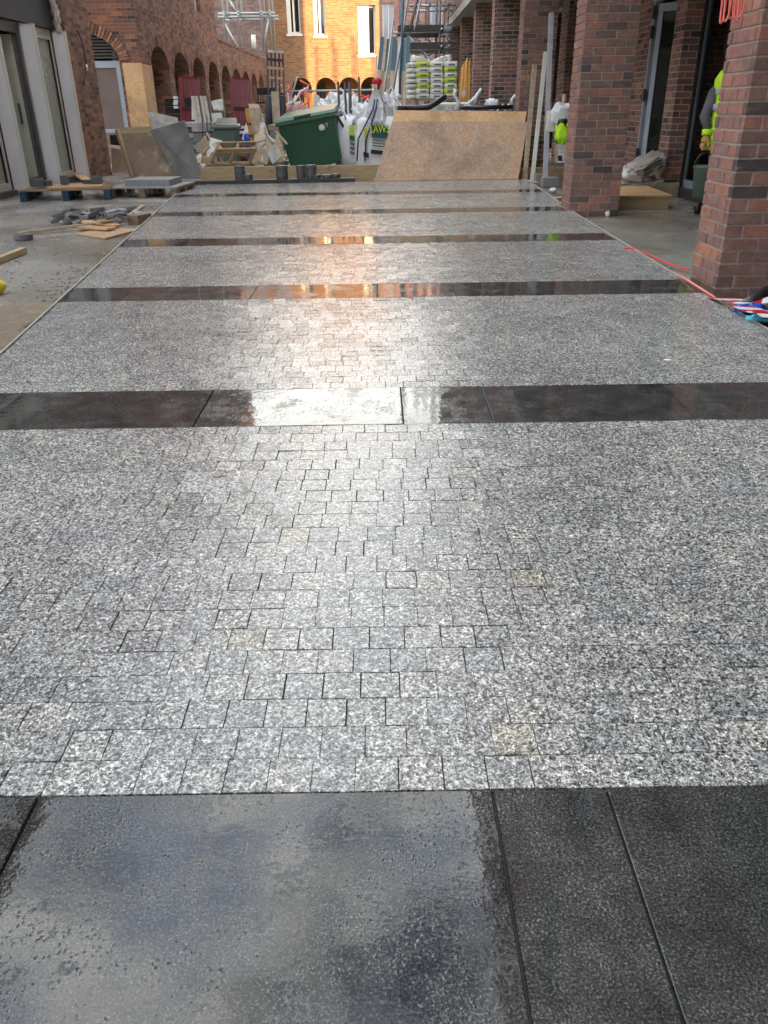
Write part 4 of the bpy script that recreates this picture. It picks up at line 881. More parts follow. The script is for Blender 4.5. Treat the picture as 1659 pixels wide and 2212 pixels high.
def text(s, size, loc, rot, mt, parent=None, name='lettering', ext=.001, align='CENTER', T=None, sx=1):
    cu = bpy.data.curves.new(name, 'FONT'); cu.body = s; cu.size = size; cu.extrude = ext; cu.align_x = align; cu.align_y = 'CENTER'
    o = bpy.data.objects.new('tmp', cu); COL.objects.link(o); dg = bpy.context.evaluated_depsgraph_get(); me = bpy.data.meshes.new_from_object(o.evaluated_get(dg)); bpy.data.objects.remove(o)
    Tm = Matrix.Translation(loc) @ (T.to_4x4() if T is not None else Matrix()) @ Matrix.Rotation(rot[2], 4, 'Z') @ Matrix.Rotation(rot[0], 4, 'X') @ Matrix.Diagonal((sx, 1, 1, 1))
    me.transform(Tm); me.materials.clear(); me.materials.append(M[mt]); ob = bpy.data.objects.new(name, me); COL.objects.link(ob)
    if parent:
        ob.parent = parent; r = parent; l_ = V((0, 0, 0))
        while r is not None: l_ += r.location; r = r.parent
        ob.matrix_parent_inverse = Matrix.Translation(-l_) if parent.type == 'EMPTY' else Matrix()
    return ob
text('Y', .12, BT((.41, -.432, .66)), (R(90) - .06, 0, 0), 'sticker', t, T=tilt)
for sx_ in (-.45, .45):
    for sy_ in (-.3, .3):
        m = MB(); c = BT((sx_, sy_, -.12)); m.tube([c + V((-.025, 0, 0)), c + V((.025, 0, 0))], .08, 14); m.build('wheel', 'black', t, True)
# ---- edge beam (timber), black plank with stone cores
def boxthing(name, label, cat, x0, x1, y0, y1, z0, z1, mt, bev=.003, grp=None):
    m = MB(); m.bb(x0, x1, y0, y1, z0, z1); return tag(m.build(name, mt, bevel=bev), label, cat, grp)
a = PG(437, 390); b_ = PG(805, 387)
zt = PY(700, 357, 14.45).z
boxthing('edge_beam', 'long timber shuttering beam on edge along the far end of the paving', 'beam', a.x + .2, 1.0, 14.40, 14.46, GZ, zt, 'wood')
boxthing('edge_beam', 'second shuttering beam on edge, right of the leaning osb sheet', 'beam', PY(1118, 370, 14.3).x, 5.6, 14.3, 14.36, GZ, PY(1170, 362, 14.3).z, 'wood')
y_ = 13.70; a = PY(405, 400, y_); b_ = PY(766, 386, y_)
m = MB(); m.hexa([(a.x, y_, 0.0), (b_.x, y_ + .16, 0.0), (b_.x, y_ + .36, 0.0), (a.x + .1, y_ + .32, 0.0)], [(a.x, y_, .055), (b_.x, y_ + .16, .055), (b_.x, y_ + .36, .055), (a.x + .1, y_ + .32, .055)])
tag(m.build('black_plank', 'wood_dark', bevel=.003), 'long black plank lying across the far end of the paving', 'plank')
cores = [(517, 358, .085, 'tall paired stone core, left one, on the black plank'), (534, 376, .085, 'shorter stone core beside the far left one on the black plank'), (608, 357, .095, 'wide stone core standing left of the green bin corner on the black plank'),
         (649, 357, .07, 'slim tall stone core in the middle of the black plank'), (671, 356, .09, 'tall stone core right of the slim one on the black plank'), (684, 377, .07, 'low stone core touching the tall one on the black plank'), (706, 377, .085, 'low stone disc near the right end of the black plank'), (725, 375, .075, 'rightmost low stone disc on the black plank')]
for u, vt, r_, lab in cores:
    f = (u - 405) / 361; yy = y_ + .10 + f * .16 + (0.04 if lab.startswith('right') else 0); p = PY(u, vt, yy); r_ *= 1.0
    m = MB(); h_ = p.z - .056; prof = [(r_ * .97, 0)] + [(r_ * (1 + .04 * sin(k_ * 2.3 + u)), h_ * k_ / 5) for k_ in range(1, 5)] + [(r_ * .98, h_ - .004), (r_ * .93, h_)]
    m.lathe((p.x, yy, .056), prof, 16); tag(m.build('stone_core', 'stone_dark', smooth=False, bevel=0), lab, 'stone')
    m = MB(); 
# leaning pallet
q = dict(bl=PG(430, 388) + V((0, .12, 0)), br=PG(525, 388) + V((0, .12, 0)), tl=PY(470, 318, 14.9), tr=PY(557, 316, 14.9))
t = thing('leaning_pallet', 'pale raw timber pallet leaning back against the rubble behind the black plank', 'pallet', q['bl'])
Q = lambda s_, r_: q['bl'].lerp(q['br'], s_).lerp(q['tl'].lerp(q['tr'], s_), r_)
nrm = (Q(1, 0) - Q(0, 0)).cross(Q(0, 1) - Q(0, 0)).normalized()
for r_ in (.08, .5, .95):
    m = MB(); m.beam(Q(0, r_) + nrm * .03, Q(1, r_) + nrm * .03, .10, .022, up=nrm); m.build('slat', 'wood', t, bevel=.002)
for s_ in (.03, .5, .97):
    m = MB(); m.beam(Q(s_, 0) - nrm * .03, Q(s_, 1) - nrm * .03, .04, .09, up=nrm); m.build('bearer', 'wood' if s_ < .9 else 'wood2', t, bevel=.002)
for r_ in (.1, .35, .65, .95):
    m = MB(); m.beam(Q(0, r_) - nrm * .09, Q(1, r_) - nrm * .09, .10, .022, up=nrm); m.build('back_slat', 'wood2', t, bevel=.002)
# ---- big osb sheets
A_, B_ = PG(809, 391) , PG(1115, 393); C_, D_ = PY(1141, 263, 14.65), PY(847, 262, 14.65)
lean('osb_sheet', 'large osb sheet leaning at the far end of the paving, front one', [V((A_.x, 13.95, 0)), V((B_.x, 13.95, 0)), C_, D_], .018, 'osb')
lean('osb_sheet', 'osb sheet showing as a pale strip above the front osb sheet', [V((A_.x + .1, 14.1, 0)), V((B_.x - .05, 14.1, 0)), PY(1138, 241, 14.85), PY(853, 238, 14.85)], .018, 'ply')
# poles leaning right of the sheet
for (u0, v0, u1, v1, y0, y1, w_, mt, lab, nm) in [(1133, 394, 1155, 140, 14.1, 14.5, .075, 'wood2', 'pale timber post leaning right of the osb sheet', 'timber_post'), (1149, 395, 1179, 112, 14.0, 14.5, .065, 'cementbag', 'whitish batten leaning between the timber post and the metal profile', 'batten'), (1177, 403, 1191, 28, 13.5, 14.2, .075, 'silver', 'tall pale metal profile leaning right of the osb sheet', 'metal_profile')]:
    m = MB(); m.beam(PY(u0, v0, y0), PY(u1, v1, y1), w_, .04, up=(0, 1, 0)); tag(m.build(nm, mt, bevel=.003), lab, 'pole')
for u, v, s_, lab in [(1166, 396, .17, 'blue grey stone block at the foot of the whitish batten'), (1186, 404, .24, 'grey stone block under the foot of the tall metal profile')]:
    p = PG(u, v); m = MB(); m.box((p.x, p.y, GZ + .07), (s_, .16, .14), .1); tag(m.build('stone_block', 'stone_top', bevel=.006), lab, 'block')
p = PG(1190, 418); m = MB(); m.blob((p.x + .03, p.y, GZ + .04), (.10, .1, .07), 1, .2, 3); tag(m.build('white_lump', 'white', smooth=True), 'small white lump at the right edge of the paving near the metal profile', 'debris')
plank('orange timber offcut on the ground left of the middle pillar', (1196, 437), (1222, 434), .14, .05, z0=.03, z1=.03, mt='wood_orange')
plank('light offcut near the foot of the timber post', (1138, 398), (1160, 402), .1, .05, z0=.04, z1=.03, mt='wood2')
# ---- bulk bags
def bulkbag(label, x, y, w_, h, z0=GZ, seed=0, grp='white woven bulk bags', loops=True, tie=False, mt='bag'):
    t = thing('bulk_bag', label, 'bulk bag', (x, y, z0), grp)
    m = MB(); m.blob((x, y, z0 + h / 2), (w_, w_ * .9, h), .42, .05, 3.2, 36, 20, seed); m.build('body', mt, t, True)
    if tie:
        m = MB(); m.lathe((x, y, z0 + h * .86), [(w_ * .46, -.03), (w_ * .42, .06), (w_ * .36, .16), (w_ * .28, .28), (w_ * .18, .38), (w_ * .13, .48), (.04, .58), (.07, .66)], 48, rz=.3)
        for iv, p in enumerate(m.v):
            rx_, ry_ = p[0] - x, p[1] - y; an = math.atan2(ry_, rx_); kk = 1 + .20 * sin(an * 5 + 1 + p[2] * 2) + .12 * sin(an * 13 + p[2] * 6) + .25 * noise.noise(V(p) * 5); m.v[iv] = (x + rx_ * kk + .05 * sin(p[2] * 7), y + ry_ * kk, p[2]); m.build('gathered_top', mt, t, True)
        m = MB(); m.lathe((x, y, z0 + h * .86 + .58), [(.05, 0), (.06, .04), (.10, .14), (.03, .2)], 8); m.build('tie', 'redbag', t, True)
    if loops:
        for sx_, sy_ in ((-1, -1), (1, -1), (1, 1), (-1, 1)):
            a = V((x + sx_ * w_ * .40, y + sy_ * w_ * .36, z0 + h * .93)); m = MB()
            m.tube([a, a + V((0, -.02, .10)), a + V((-sx_ * .05, -.03, .20)), a + V((-sx_ * .13, -.02, .13)), a + V((-sx_ * .16, 0, .01))], .02, 7); m.build('lifting_loop', mt, t, True)
    return t
yb = 16.6; xb = PY(765, 300, yb).x + .45
tb = bulkbag('large white bulk bag with green and yellow print left of the osb sheet', xb, yb + .4, .86, 1.0, seed=1, tie=True, loops=False)
for k_, (u0, u1, u2) in enumerate([(771, 785, 806), (788, 797, 812)]):
    m = MB(); f = yb - .035; pts = [PY(u0 + .0, 348, f - .02), PY(u0 + 3, 300, f - .03), PY(u1 + 4, 270, f - .0), PY(u2, 235, f + .12), PY(u2 + 3, 215, f + .2)]
    m.tube(pts, .014, 6); m.build('blue_strap', 'inkblue', tb, True)
f = yb - .045
def pat(u0, u1, v0, v1, y, mt, nm, par, sk=0):
    m = MB(); m.panel([PY(u0 + sk, v1, y), PY(u1 + sk, v1 + 3, y), PY(u1, v0 + 3, y), PY(u0, v0, y)], .006); return m.build(nm, mt, par)
pat(803, 838, 270, 294, f, 'dkgreen', 'green_print', tb); pat(803, 838, 289, 297, f - .007, 'tealpaint', 'teal_print', tb)
text('LAWS', .20, PY(820, 279, f - .012), (R(90), 0, 0), 'text_yellow', tb, sx=.72)
for v in (301, 307, 313): pat(804, 832, v, v + 2.5, f, 'print', 'text_line', tb)
pat(801, 830, 323, 332, f, 'black', 'black_print', tb); pat(787, 794, 276, 298, f, 'lime', 'side_print', tb); pat(788, 792, 301, 322, f, 'print', 'side_text', tb); pat(785, 797, 328, 338, f, 'black', 'side_block', tb)
tb2 = bulkbag('white bulk bag half hidden between the green bin and the printed bag', PY(752, 300, 17.8).x + .1, 18.2, .75, .98, seed=2, loops=True)
pat(754, 766, 270, 290, 17.8, 'lime', 'lime_print', tb2); pat(755, 766, 292, 302, 17.8, 'dkgreen', 'green_print', tb2)
for j, v in enumerate((306, 316, 326)): pat(756, 766, v, v + 6, 17.8, 'print', 'text_line', tb2)
bulkbag('white bulk bag with loops standing behind the green bin lid', PY(742, 230, 20.0).x, 20.5, .8, 1.02, seed=3)
bulkbag('white bulk bag with loops, second behind the green bin', PY(778, 230, 21.6).x, 22, .8, 1.05, seed=4)
bulkbag('far white bulk bag with loops near the site fence', PY(722, 220, 24).x, 24.4, .85, 1.1, seed=5)
for u, y, lab in ((731, 25.0, 'red sack behind the bulk bags, left one'), (752, 24.2, 'red sack behind the bulk bags, middle one'), (772, 23.6, 'red sack behind the bulk bags, right one'), (792, 24.5, 'red sack behind the bulk bags, far right one')):
    p = PY(u, 222, y); m = MB(); m.blob((p.x, y, p.z - .02), (.42, .4, .36), .8, .28, 4, 26, 16, u); m.bb(p.x - .02, p.x + .02, y - .02, y + .02, GZ, p.z - .1); tag(m.build('red_sack', 'redbag', smooth=True), lab, 'sack')
# white bags with black rims behind osb
bulkbag('white bulk bag under the large black ring behind the osb sheet', PY(1050, 300, 15.9).x, 16.1, 1.0, 1.02, seed=6)
bulkbag('white bulk bag under the folded black ring behind the osb sheet', PY(925, 300, 15.9).x, 16.2, 1.0, .98, seed=7)
def ring(label, c, rx, ry, th, T=None, fold=False):
    m = MB(); pts = []
    for k_ in range(40):
        an = 2 * pi * k_ / 40; x, y, z = rx * cos(an), ry * sin(an), 0
        if fold and x > .1: z = (x - .1) * .55
        pts.append(V(c) + V((x, y, z)))
    m.tube(pts, th, 10, closed=True); return tag(m.build('rubber_ring', 'black', smooth=True), label, 'ring')
c = PY(1048, 232, 15.9); ring('wide flat black rubber ring lying on the white bulk bag', (c.x, 15.9, c.z + .0), .47, .42, .035)
m = MB(); m.lathe((c.x, 15.95, c.z - .03), [(.40, 0), (.42, .01), (.41, .02)], 30); tag(m.build('black_sheet', 'black', smooth=True), 'black plastic sheet inside the wide black ring', 'sheet')
c = PY(900, 233, 15.8); ring('black rubber ring folded up at one side, left above the osb sheet', (c.x + .1, 15.9, c.z), .40, .3, .05, fold=True)
for j, (pts, lab) in enumerate([([(985, 240), (992, 222), (982, 205), (985, 192)], 'tall white loop strap standing up above the middle of the osb sheet'), ([(1025, 228), (1031, 205), (1040, 192)], 'white strap sticking up behind the wide black ring'), ([(1010, 228), (1022, 216), (1030, 206)], 'white strap curling left behind the wide black ring'), ([(1105, 228), (1107, 214), (1114, 205)], 'white loop strap at the right end of the osb sheet'), ([(943, 226), (944, 216), (947, 212)], 'short white strap knot left of the bag pallet corner')]):
    P3 = [PY(u, v, 15.6 if j == 0 else 16.3) for u, v in pts]; m = MB(); m.tube(P3, [.05, .032, .028, .04][:len(P3)], 8); tag(m.build('white_strap', 'bag', smooth=True), lab, 'strap')
for u, v, s_, lab in ((1008, 228, (.3, .2, .1), 'crumpled white bag corner left of the wide black ring'), (1062, 226, (.28, .2, .18), 'crumpled white bag corner behind the wide black ring'), (965, 232, (.9, .5, .16), 'pale green sack slumped below the bag pallet')):
    p = PY(u, v, 16.7); m = MB(); m.blob(p, s_, .8, .25, 3, 20, 12, u); tag(m.build('crumpled_bag', 'bag' if u != 965 else 'cementbag', smooth=True), lab, 'bag')
# ---- pallet of sacks
py = 17.4; xL = PY(880, 180, py).x; xR = PY(988, 180, py).x; zb = PY(930, 214, py).z; ztp = PY(930, 134, py).z
boxthing('material_stack', 'block of stacked material carrying the pallet of green and white sacks', 'stack', xL + .06, xR - .02, py + .05, py + .95, GZ, zb - .14, 'wood3')
pallet('pallet', 'timber pallet under the green and white sacks', V(((xL + xR) / 2, py + .5, zb - .14)), 0, (xR - xL, 1.0), h=.11)
rows = 7; hh = (ztp - zb) / rows; pat_ = ['gww', 'wwg', 'gww', 'wwg', 'gww', 'wwg', 'www']
for r_ in range(rows):
    rr_ = rows - 1 - r_
    order = pat_[rr_]; off = .0 if rr_ % 2 else .05
    for k_ in range(3):
        xa = xL + .17 + (xR - xL - .17) / 3 * k_; xw = (xR - xL - .17) / 3; zc = zb + hh * (r_ + .5)
        mt = 'lime' if order[k_] == 'g' and rr_ != 0 or (rr_ == 0 and k_ == 0) else 'cementbag'
        m = MB(); m.blob((xa + xw / 2 + random.gauss(0, .006), py + .24, zc), (xw * .99, .5, hh * 1.12), .22, .03, 2, 24, 12, r_ * 3 + k_)
        col = 'lime coloured' if mt == 'lime' else 'whitish'
        o = tag(m.build('cement_sack', mt, smooth=True), f'{col} sack, {["bottom", "second", "third", "fourth", "fifth", "sixth", "top"][r_]} layer, {["left", "middle", "right"][k_]} of the stacked front', 'sack', 'sacks stacked on the pallet')
        m = MB(); m.bb(xa + .08, xa + xw - .06, py - .016, py - .010, zc - .014, zc + .014); m.build('print_line', 'print', o)
    m = MB(); m.blob((xL + .10, py + .45, zb + hh * (r_ + .5)), (.22, .9, hh * 1.02), .4, .06, 3, 20, 10, r_ + 50); tag(m.build('cement_sack', 'cementbag', smooth=True), f'whitish sack seen end on, {["bottom", "second", "third", "fourth", "fifth", "sixth", "top"][r_]} layer at the left corner', 'sack', 'sacks stacked on the pallet')
for x, rz, lab in (((xL + .28), .5, 'loose pale sack on top of the pile, left'), (xR - .3, -.5, 'loose pale sack tipped on top of the pile, right')):
    m = MB(); m.blob((x, py + .4, ztp + .03), (.42, .5, .13), .5, .1, 3, 22, 12, 9, T=Matrix.Rotation(rz * .5, 3, 'Y')); tag(m.build('cement_sack', 'cementbag', smooth=True), lab, 'sack', 'sacks stacked on the pallet')
# ---- boards and props left of the sacks
t = thing('board_rack', 'row of long blue and brown boards leaning against the scaffold tower', 'boards', PY(840, 240, 20))
for j in range(10):
    ub = 808 + j * 8; ut = 826 + j * 6.2; m = MB(); a = PY(ub, 262, 20.2); b_ = PY(ut, 80 + (j % 3) * 3, 21.6); mid = a.lerp(b_, .6)
    m.beam(a, mid, .09, .03, up=(0, 1, 0)); m.build('board', ['wood2', 'wood3'][j % 2], t); m = MB(); m.beam(mid, b_, .09, .03, up=(0, 1, 0)); m.build('painted_board', ['tealpaint', 'wood2', 'blue_wood', 'greygreen', 'tealpaint'][j % 5], t)
lean('white_board', 'pale triangular looking board leaning against the dark boards', [PY(838, 250, 19.4), PY(862, 250, 19.4), PY(860, 148, 20.0), PY(855, 148, 20.0)], .02, 'white')
for (u0, v0, u1, v1, r_, mt) in [(838, 262, 884, -20, .028, 'galv'), (806, 250, 813, 120, .02, 'galv'), (862, 238, 872, -20, .024, 'tealpaint'), (822, 262, 850, 40, .02, 'galv'), (886, 64, 905, -20, .028, 'rust'), (895, 64, 912, -20, .02, 'galv')]:
    m = MB(); a, b_ = PY(u0, v0, 18.9), PY(u1, v1, 19.6); m.tube([a, b_], r_, 8); tag(m.build('leaning_pole', mt, smooth=True), 'long steel pole leaning among the boards left of the sack pallet', 'pole', 'steel poles leaning by the scaffold tower')
for (u0, v0, v1, w_, lab) in [(776, 260, 168, .05, 'rusty steel prop upright behind the printed bulk bag'), (731, 242, 176, .05, 'slim steel prop upright behind the green bin, left one'), (746, 240, 178, .05, 'slim steel prop upright behind the green bin, right one'), (756, 262, 178, .07, 'thick steel post rising right of the green bin'), (776, 215, 165, .03, 'thin rod behind the red sacks'), (1566 / 1.852, 240, 190, .05, 'short steel prop in front of the pale triangular board')]:
    y = 19.2 if u0 != 756 else 18.8; m = MB(); a, b_ = PY(u0 + 2, v0, y), PY(u0 - 1, v1, y); m.tube([V((a.x, a.y, a.z - .6)), b_], w_ / 2, 8); tag(m.build('steel_prop', 'rust', smooth=True), lab, 'prop')
# crowd of crumpled white bags and sheets behind the edge beam
for j, (u, v, y, sz) in enumerate([(735, 214, 21.0, .5), (716, 224, 20.6, .4), (760, 222, 20.4, .5), (745, 244, 19.4, .55), (772, 248, 18.9, .5), (792, 240, 18.2, .5), (842, 216, 18.0, .4), (850, 236, 17.2, .4), (705, 232, 22.0, .5)]):
    p = PY(u, v, y); m = MB(); m.blob((p.x, y, p.z - sz * .3), (sz, sz * .8, sz), .8, .35, 3.6, 34, 20, j + 30)
    q0 = len(m.v); m.blob((p.x, y, (p.z + GZ) / 2 - .2), (sz * 1.2, sz, max(.2, p.z - GZ - .3)), .4, .12, 3, 24, 12, j + 60); tag(m.build('crumpled_bag', 'bag', smooth=True), 'crumpled white woven bag in the heap between the green bin and the osb sheet', 'bag', 'crumpled white bags in the heap')
    m = MB(); a = V((p.x, y - .1, p.z)); m.tube([a, a + V((-.06, 0, .14)), a + V((.03, 0, .22)), a + V((.10, 0, .12)), a + V((.12, 0, -.02))], .018, 7); m.build('lifting_loop', 'bag', [o for o in COL.objects][-1], True)
for j in range(34):
    u = random.uniform(428, 604); y = random.uniform(17.6, 20.5); v1 = random.uniform(250, 322); b0 = PY(u, v1 + random.uniform(20, 60), y); t0 = PY(u + random.uniform(-16, 10), v1, y + random.uniform(.1, .5)); b0.z = max(b0.z, GZ + .02)
    m = MB(); wd_ = random.choice((.05, .09, .14, .3)); m.beam(b0, t0, wd_, .025, up=(0, 1, 0)); tag(m.build('offcut_board', random.choice(['wood2', 'wood3', 'wrap', 'wood', 'cream', 'rust', 'sack', 'black']), bevel=.002), 'leaning offcut or sheet in the clutter between the grey sheet and the green bin', 'board', 'clutter of leaning offcuts before the arcade')
for j in range(26):
    u = random.choice((random.uniform(556, 612), random.uniform(556, 612), random.uniform(428, 470))); y = random.uniform(15.2, 17.2); v1 = random.uniform(282, 345); t0 = PY(u, v1, y + .2); b0 = PY(u + random.uniform(-14, 30), min(352, v1 + random.uniform(15, 60)), y); b0.z = max(b0.z, GZ + .02)
    m = MB(); m.beam(b0, t0, random.choice((.04, .07, .12, .22)), .022, up=(random.uniform(-.4, .4), 1, .1)); tag(m.build('offcut_board', random.choice(['wood2', 'wood2', 'wrap', 'wood', 'cream', 'cementbag', 'stone_top']), bevel=.002), 'offcut thrown behind the edge beam around the leaning pallet', 'board', 'offcuts thrown around the leaning pallet')
# ---- scaffold tower right of centre
def scaffold(name, label, uprights, levels, y0, y1, r=.024, decks=(), braces=(), mt='galv', ztop=6.0, zbot=GZ, toe='wood_dark'):
    t = thing(name, label, 'scaffold', (uprights[0], y0, GZ))
    for x in uprights:
        for y in (y0, y1):
            m = MB(); m.tube([(x, y, zbot), (x, y, ztop)], r, 8); m.build('standard', mt, t, True)
    for z in levels:
        for y in (y0, y1):
            m = MB(); m.tube([(uprights[0] - .25, y - .04, z), (uprights[-1] + .25, y - .04, z)], r, 8); m.build('ledger', mt, t, True)
        for x in uprights:
            m = MB(); m.tube([(x + .04, y0 - .2, z + .05), (x + .04, y1 + .2, z + .05)], r, 8); m.build('transom', mt, t, True)
    for z in decks:
        m = MB(); m.bb(uprights[0] - .1, uprights[-1] + .1, y0 - .07, y0 - .05, z, z + .15); m.bb(uprights[0] - .1, uprights[-1] + .1, y0 - .045, y1 + .045, z, z + .04); m.build('deck_board', toe, t)
    for p, q_ in braces:
        m = MB(); m.tube([p, q_], r, 8); m.build('brace', mt, t, True)
    return t
ys_ = 22.5
xa, xb2, xc = PY(868, 60, ys_).x, PY(950, 60, ys_).x, PY(972, 60, ys_).x
zd = PY(900, 70, ys_).z; zd2 = PY(900, 107, ys_).z
scaffold('scaffold_tower', 'scaffold tower with dark deck boards standing behind the sack pallet', [xa, xb2], [zd, zd2, zd + 1.9, PY(960, 130, ys_).z], ys_, ys_ + 1.3, .03, [zd, zd2], [((xa, ys_, zd2 - .4), (xb2, ys_, zd2)), ((xb2, ys_, zd2 - .5), (xa + .5, ys_, zd2 + .0)), ((xa + .1, ys_, zd), (xa + .6, ys_, zd - .5))], ztop=8)
ys2 = 25.0
scaffold('scaffold', 'lighter scaffold frame behind the tower on its right', [PY(903, 60, ys2).x, PY(925, 60, ys2).x, PY(967, 60, ys2).x], [PY(960, 12, ys2).z, PY(960, 58, ys2).z, PY(960, 92, ys2).z, PY(960, 105, ys2).z], ys2, ys2 + 1.3, .028, ztop=8)
m = MB(); m.bb(PY(950, 60, 24).x, PY(975, 60, 24).x, 24, 24.05, PY(960, 64, 24).z, PY(960, 56, 24).z); tag(m.build('blue_board', 'alu'), 'short blue board hung on the scaffold at deck height', 'board')
# amber tarp panel on right
t = thing('amber_panels', 'tall amber orange panels leaning between the sack pallet and the pillars', 'panels', PY(1000, 240, 19.2))
for (u0, u1, u2, u3, vt) in ((990, 1000, 1003, 996, 135), (1000, 1008, 1010, 1004, 122), (1008, 1015, 1016, 1011, 125)):
    m = MB(); m.panel([PY(u0, 240, 19.0), PY(u1, 240, 19.0), PY(u2, vt, 19.3), PY(u3, vt + 12, 19.3)], .02); m.build('panel', 'amber', t)
lean('paper_scrap', 'small white paper square stuck low on the amber panels', [PY(1001, 212, 18.9), PY(1006, 203, 18.9), PY(1003, 190, 18.9), PY(996, 202, 18.9)][::1], .004, 'white', 'paper')
scaffold('scaffold', 'unseen scaffold bay added at the colonnade building far end to stripe the sunlight', [8.9, 9.9, 10.9], [2.1, 4.2, 6.3, 8.4], 28.9, 30.1, .035, [8.4], [((8.9, 28.9, 2.1), (10.9, 28.9, 4.2)), ((10.9, 28.9, 4.2), (8.9, 28.9, 6.3))], ztop=11)  # added where it stays hidden, its poles cast stripes on the sunlit wall
# ---- scaffold on the left at the back
ysl = 40.0
xs_ = [PY(u, 60, ysl).x for u in (486, 516, 566, 584)]
scaffold('scaffold', 'galvanised scaffold rising above the low end of the arcade', xs_, [PY(520, 36, ysl).z, PY(520, 39, ysl).z + 2.0, PY(590, 28, ysl).z], ysl, ysl + 1.3, .045, [], [((xs_[0], ysl, PY(490, 50, ysl).z), (xs_[1], ysl, 3.3)), ((xs_[2], ysl, PY(560, 105, ysl).z), (xs_[3] , ysl, PY(575, 30, ysl).z)), ((xs_[0] + .3, ysl, PY(500, 0, ysl).z), (xs_[1], ysl, PY(500, 30, ysl).z))], ztop=9, zbot=3.28)
m = MB(); a = PY(549, 105, 38); m.tube([a, PY(547, 75, 38)], .09, 8); tag(m.build('white_pipe', 'white', smooth=True), 'short white pipe standing on the low arcade parapet', 'pipe')
# ---- site fence at the back
t = thing('site_fence', 'temporary steel mesh fence across the passage in front of the sunlit arches', 'fence', PY(680, 240, 31))
yf = 31.0
for u in (622, 664, 717, 770, 805):
    a = PY(u, 200, yf); m = MB(); m.tube([(a.x, yf, GZ), (a.x, yf, PY(u, 200, yf).z)], .03, 8); m.build('fence_post', 'galv', t, True)
a, b_ = PY(622, 197, yf), PY(717, 206, yf); m = MB(); m.tube([(a.x, yf, a.z), (b_.x, yf, a.z), (PY(805, 205, yf).x, yf, a.z)], .03, 8); m.build('top_rail', 'galv', t, True)
m = MB(); x = a.x; x2 = PY(805, 205, yf).x
while x < x2: m.beam((x, yf + .035, .1), (x, yf + .035, a.z), .008, .008); x += .12
m.build('wire_mesh', 'galv', t)
for u, lab in ((682, 'upright pale green board lit by the sun behind the site fence'),):
    m = MB(); m.panel([PY(676, 236, 34), PY(692, 236, 34), PY(690, 208, 34), PY(678, 200, 34)], .04); tag(m.build('pale_board', 'cementbag'), lab, 'board')
p = PY(675, 232, 30.4); m = MB(); m.bb(p.x - .15, p.x + .25, 30.4, 30.6, GZ, p.z); tag(m.build('lime_sack', 'hivis'), 'lime green sack by the post of the site fence', 'sack')
p = PY(644, 236, 24); m = MB(); m.blob((p.x, 24, p.z - .2), (.5, .4, .75), .7, .15, 3, 20, 12, 4); tag(m.build('brown_sack', 'sack', smooth=True), 'brown bulging sack behind the lid of the green bin', 'sack')
p = PY(634, 246, 19.6); m = MB(); m.blob((p.x + .2, 19.6, p.z - .12), (.75, .5, .35), .7, .15, 3, 20, 12, 14); m.bb(p.x + .0, p.x + .4, 19.5, 19.8, GZ, p.z - .15); tag(m.build('white_sack', 'bag', smooth=True), 'white sack showing above the left end of the green bin lid', 'sack')
# more stuff in the passage middle
for u, y, wd, hh_, mt, lab in ((560, 27, .9, 1.0, 'wood3', 'brown crate against the arcade beyond the tall red barrier'), (548, 24, .5, .9, 'rust', 'dark steel box in front of the middle arches'), (640, 28, 1.3, .8, 'sack', 'pile of wrapped goods before the site fence'), (700, 29, 1.0, .9, 'wood2', 'brown crate in front of the site fence')):
    p = PY(u, 240, y); m = MB(); m.blob((p.x, y, GZ + hh_ / 2), (wd, .6, hh_), .25, .08, 3, 22, 12, u); tag(m.build('covered_crate', mt, smooth=True), lab, 'crate')
p = PY(574, 224, 22); t = thing('black_chair', 'black metal chair frame standing on the crate pile before the arches', 'chair', (p.x, 22, p.z))
m = MB(); m.bb(p.x - .25, p.x + .25, 22, 22.4, p.z, p.z + .04); m.build('seat', 'black', t); m = MB(); m.bb(p.x - .25, p.x + .2, 22.38, 22.42, p.z + .2, p.z + .35); m.build('backrest', 'black', t)
for dx in (-.23, .21):
    m = MB(); m.tube([(p.x + dx, 22.4, p.z - .35), (p.x + dx, 22.4, p.z + .35)], .015, 6); m.build('leg', 'black', t)
    m = MB(); m.tube([(p.x + dx, 22.0, p.z - .35), (p.x + dx, 22.0, p.z)], .015, 6); m.build('leg', 'black', t)
# ---- between middle pillar and the wall: tools, sign, hi-vis bundle
x_ = PY(1215, 300, 13.0)
m = MB(); m.panel([PY(1199, 352, 13.5), PY(1240, 352, 13.5), PY(1236, 262, 13.8), PY(1199, 262, 13.8)], .03); t = tag(m.build('ply_board', 'wood2'), 'upright board carrying the paper notice behind the middle pillar', 'board')
m = MB(); m.panel([PY(1206, 351, 13.4), PY(1226, 351, 13.4), PY(1224, 293, 13.6), PY(1203, 293, 13.6)], .004); nt_ = tag(m.build('paper_notice', 'white'), 'white paper notice with green round arrow mark left of the middle pillar', 'notice')
c = PY(1208, 301, 13.38); m = MB(); pts = [c + V((.055 * cos(a_ * .3), -.0, .055 * sin(a_ * .3))) for a_ in range(21)]; m.tube(pts, .013, 6, closed=True); m.build('green_circle', 'dkgreen', nt_, True)
m = MB(); m.tube([c + V((-.03, 0, 0)), c + V((-.005, 0, -.03)), c + V((.03, 0, .03))], .01, 6); m.build('tick_mark', 'dkgreen', nt_, True)
for v in (320, 328, 329.5): 
    m = MB(); m.panel([PY(1207, v + 1, 13.37), PY(1222, v + 1, 13.37), PY(1222, v, 13.37), PY(1207, v, 13.37)], .002); m.build('text_line', 'silver', nt_)
m = MB(); m.panel([PY(1206, 348, 13.36), PY(1215, 348, 13.36), PY(1214, 336, 13.36), PY(1205, 336, 13.36)], .002); m.build('blue_block', 'inkblue', nt_)
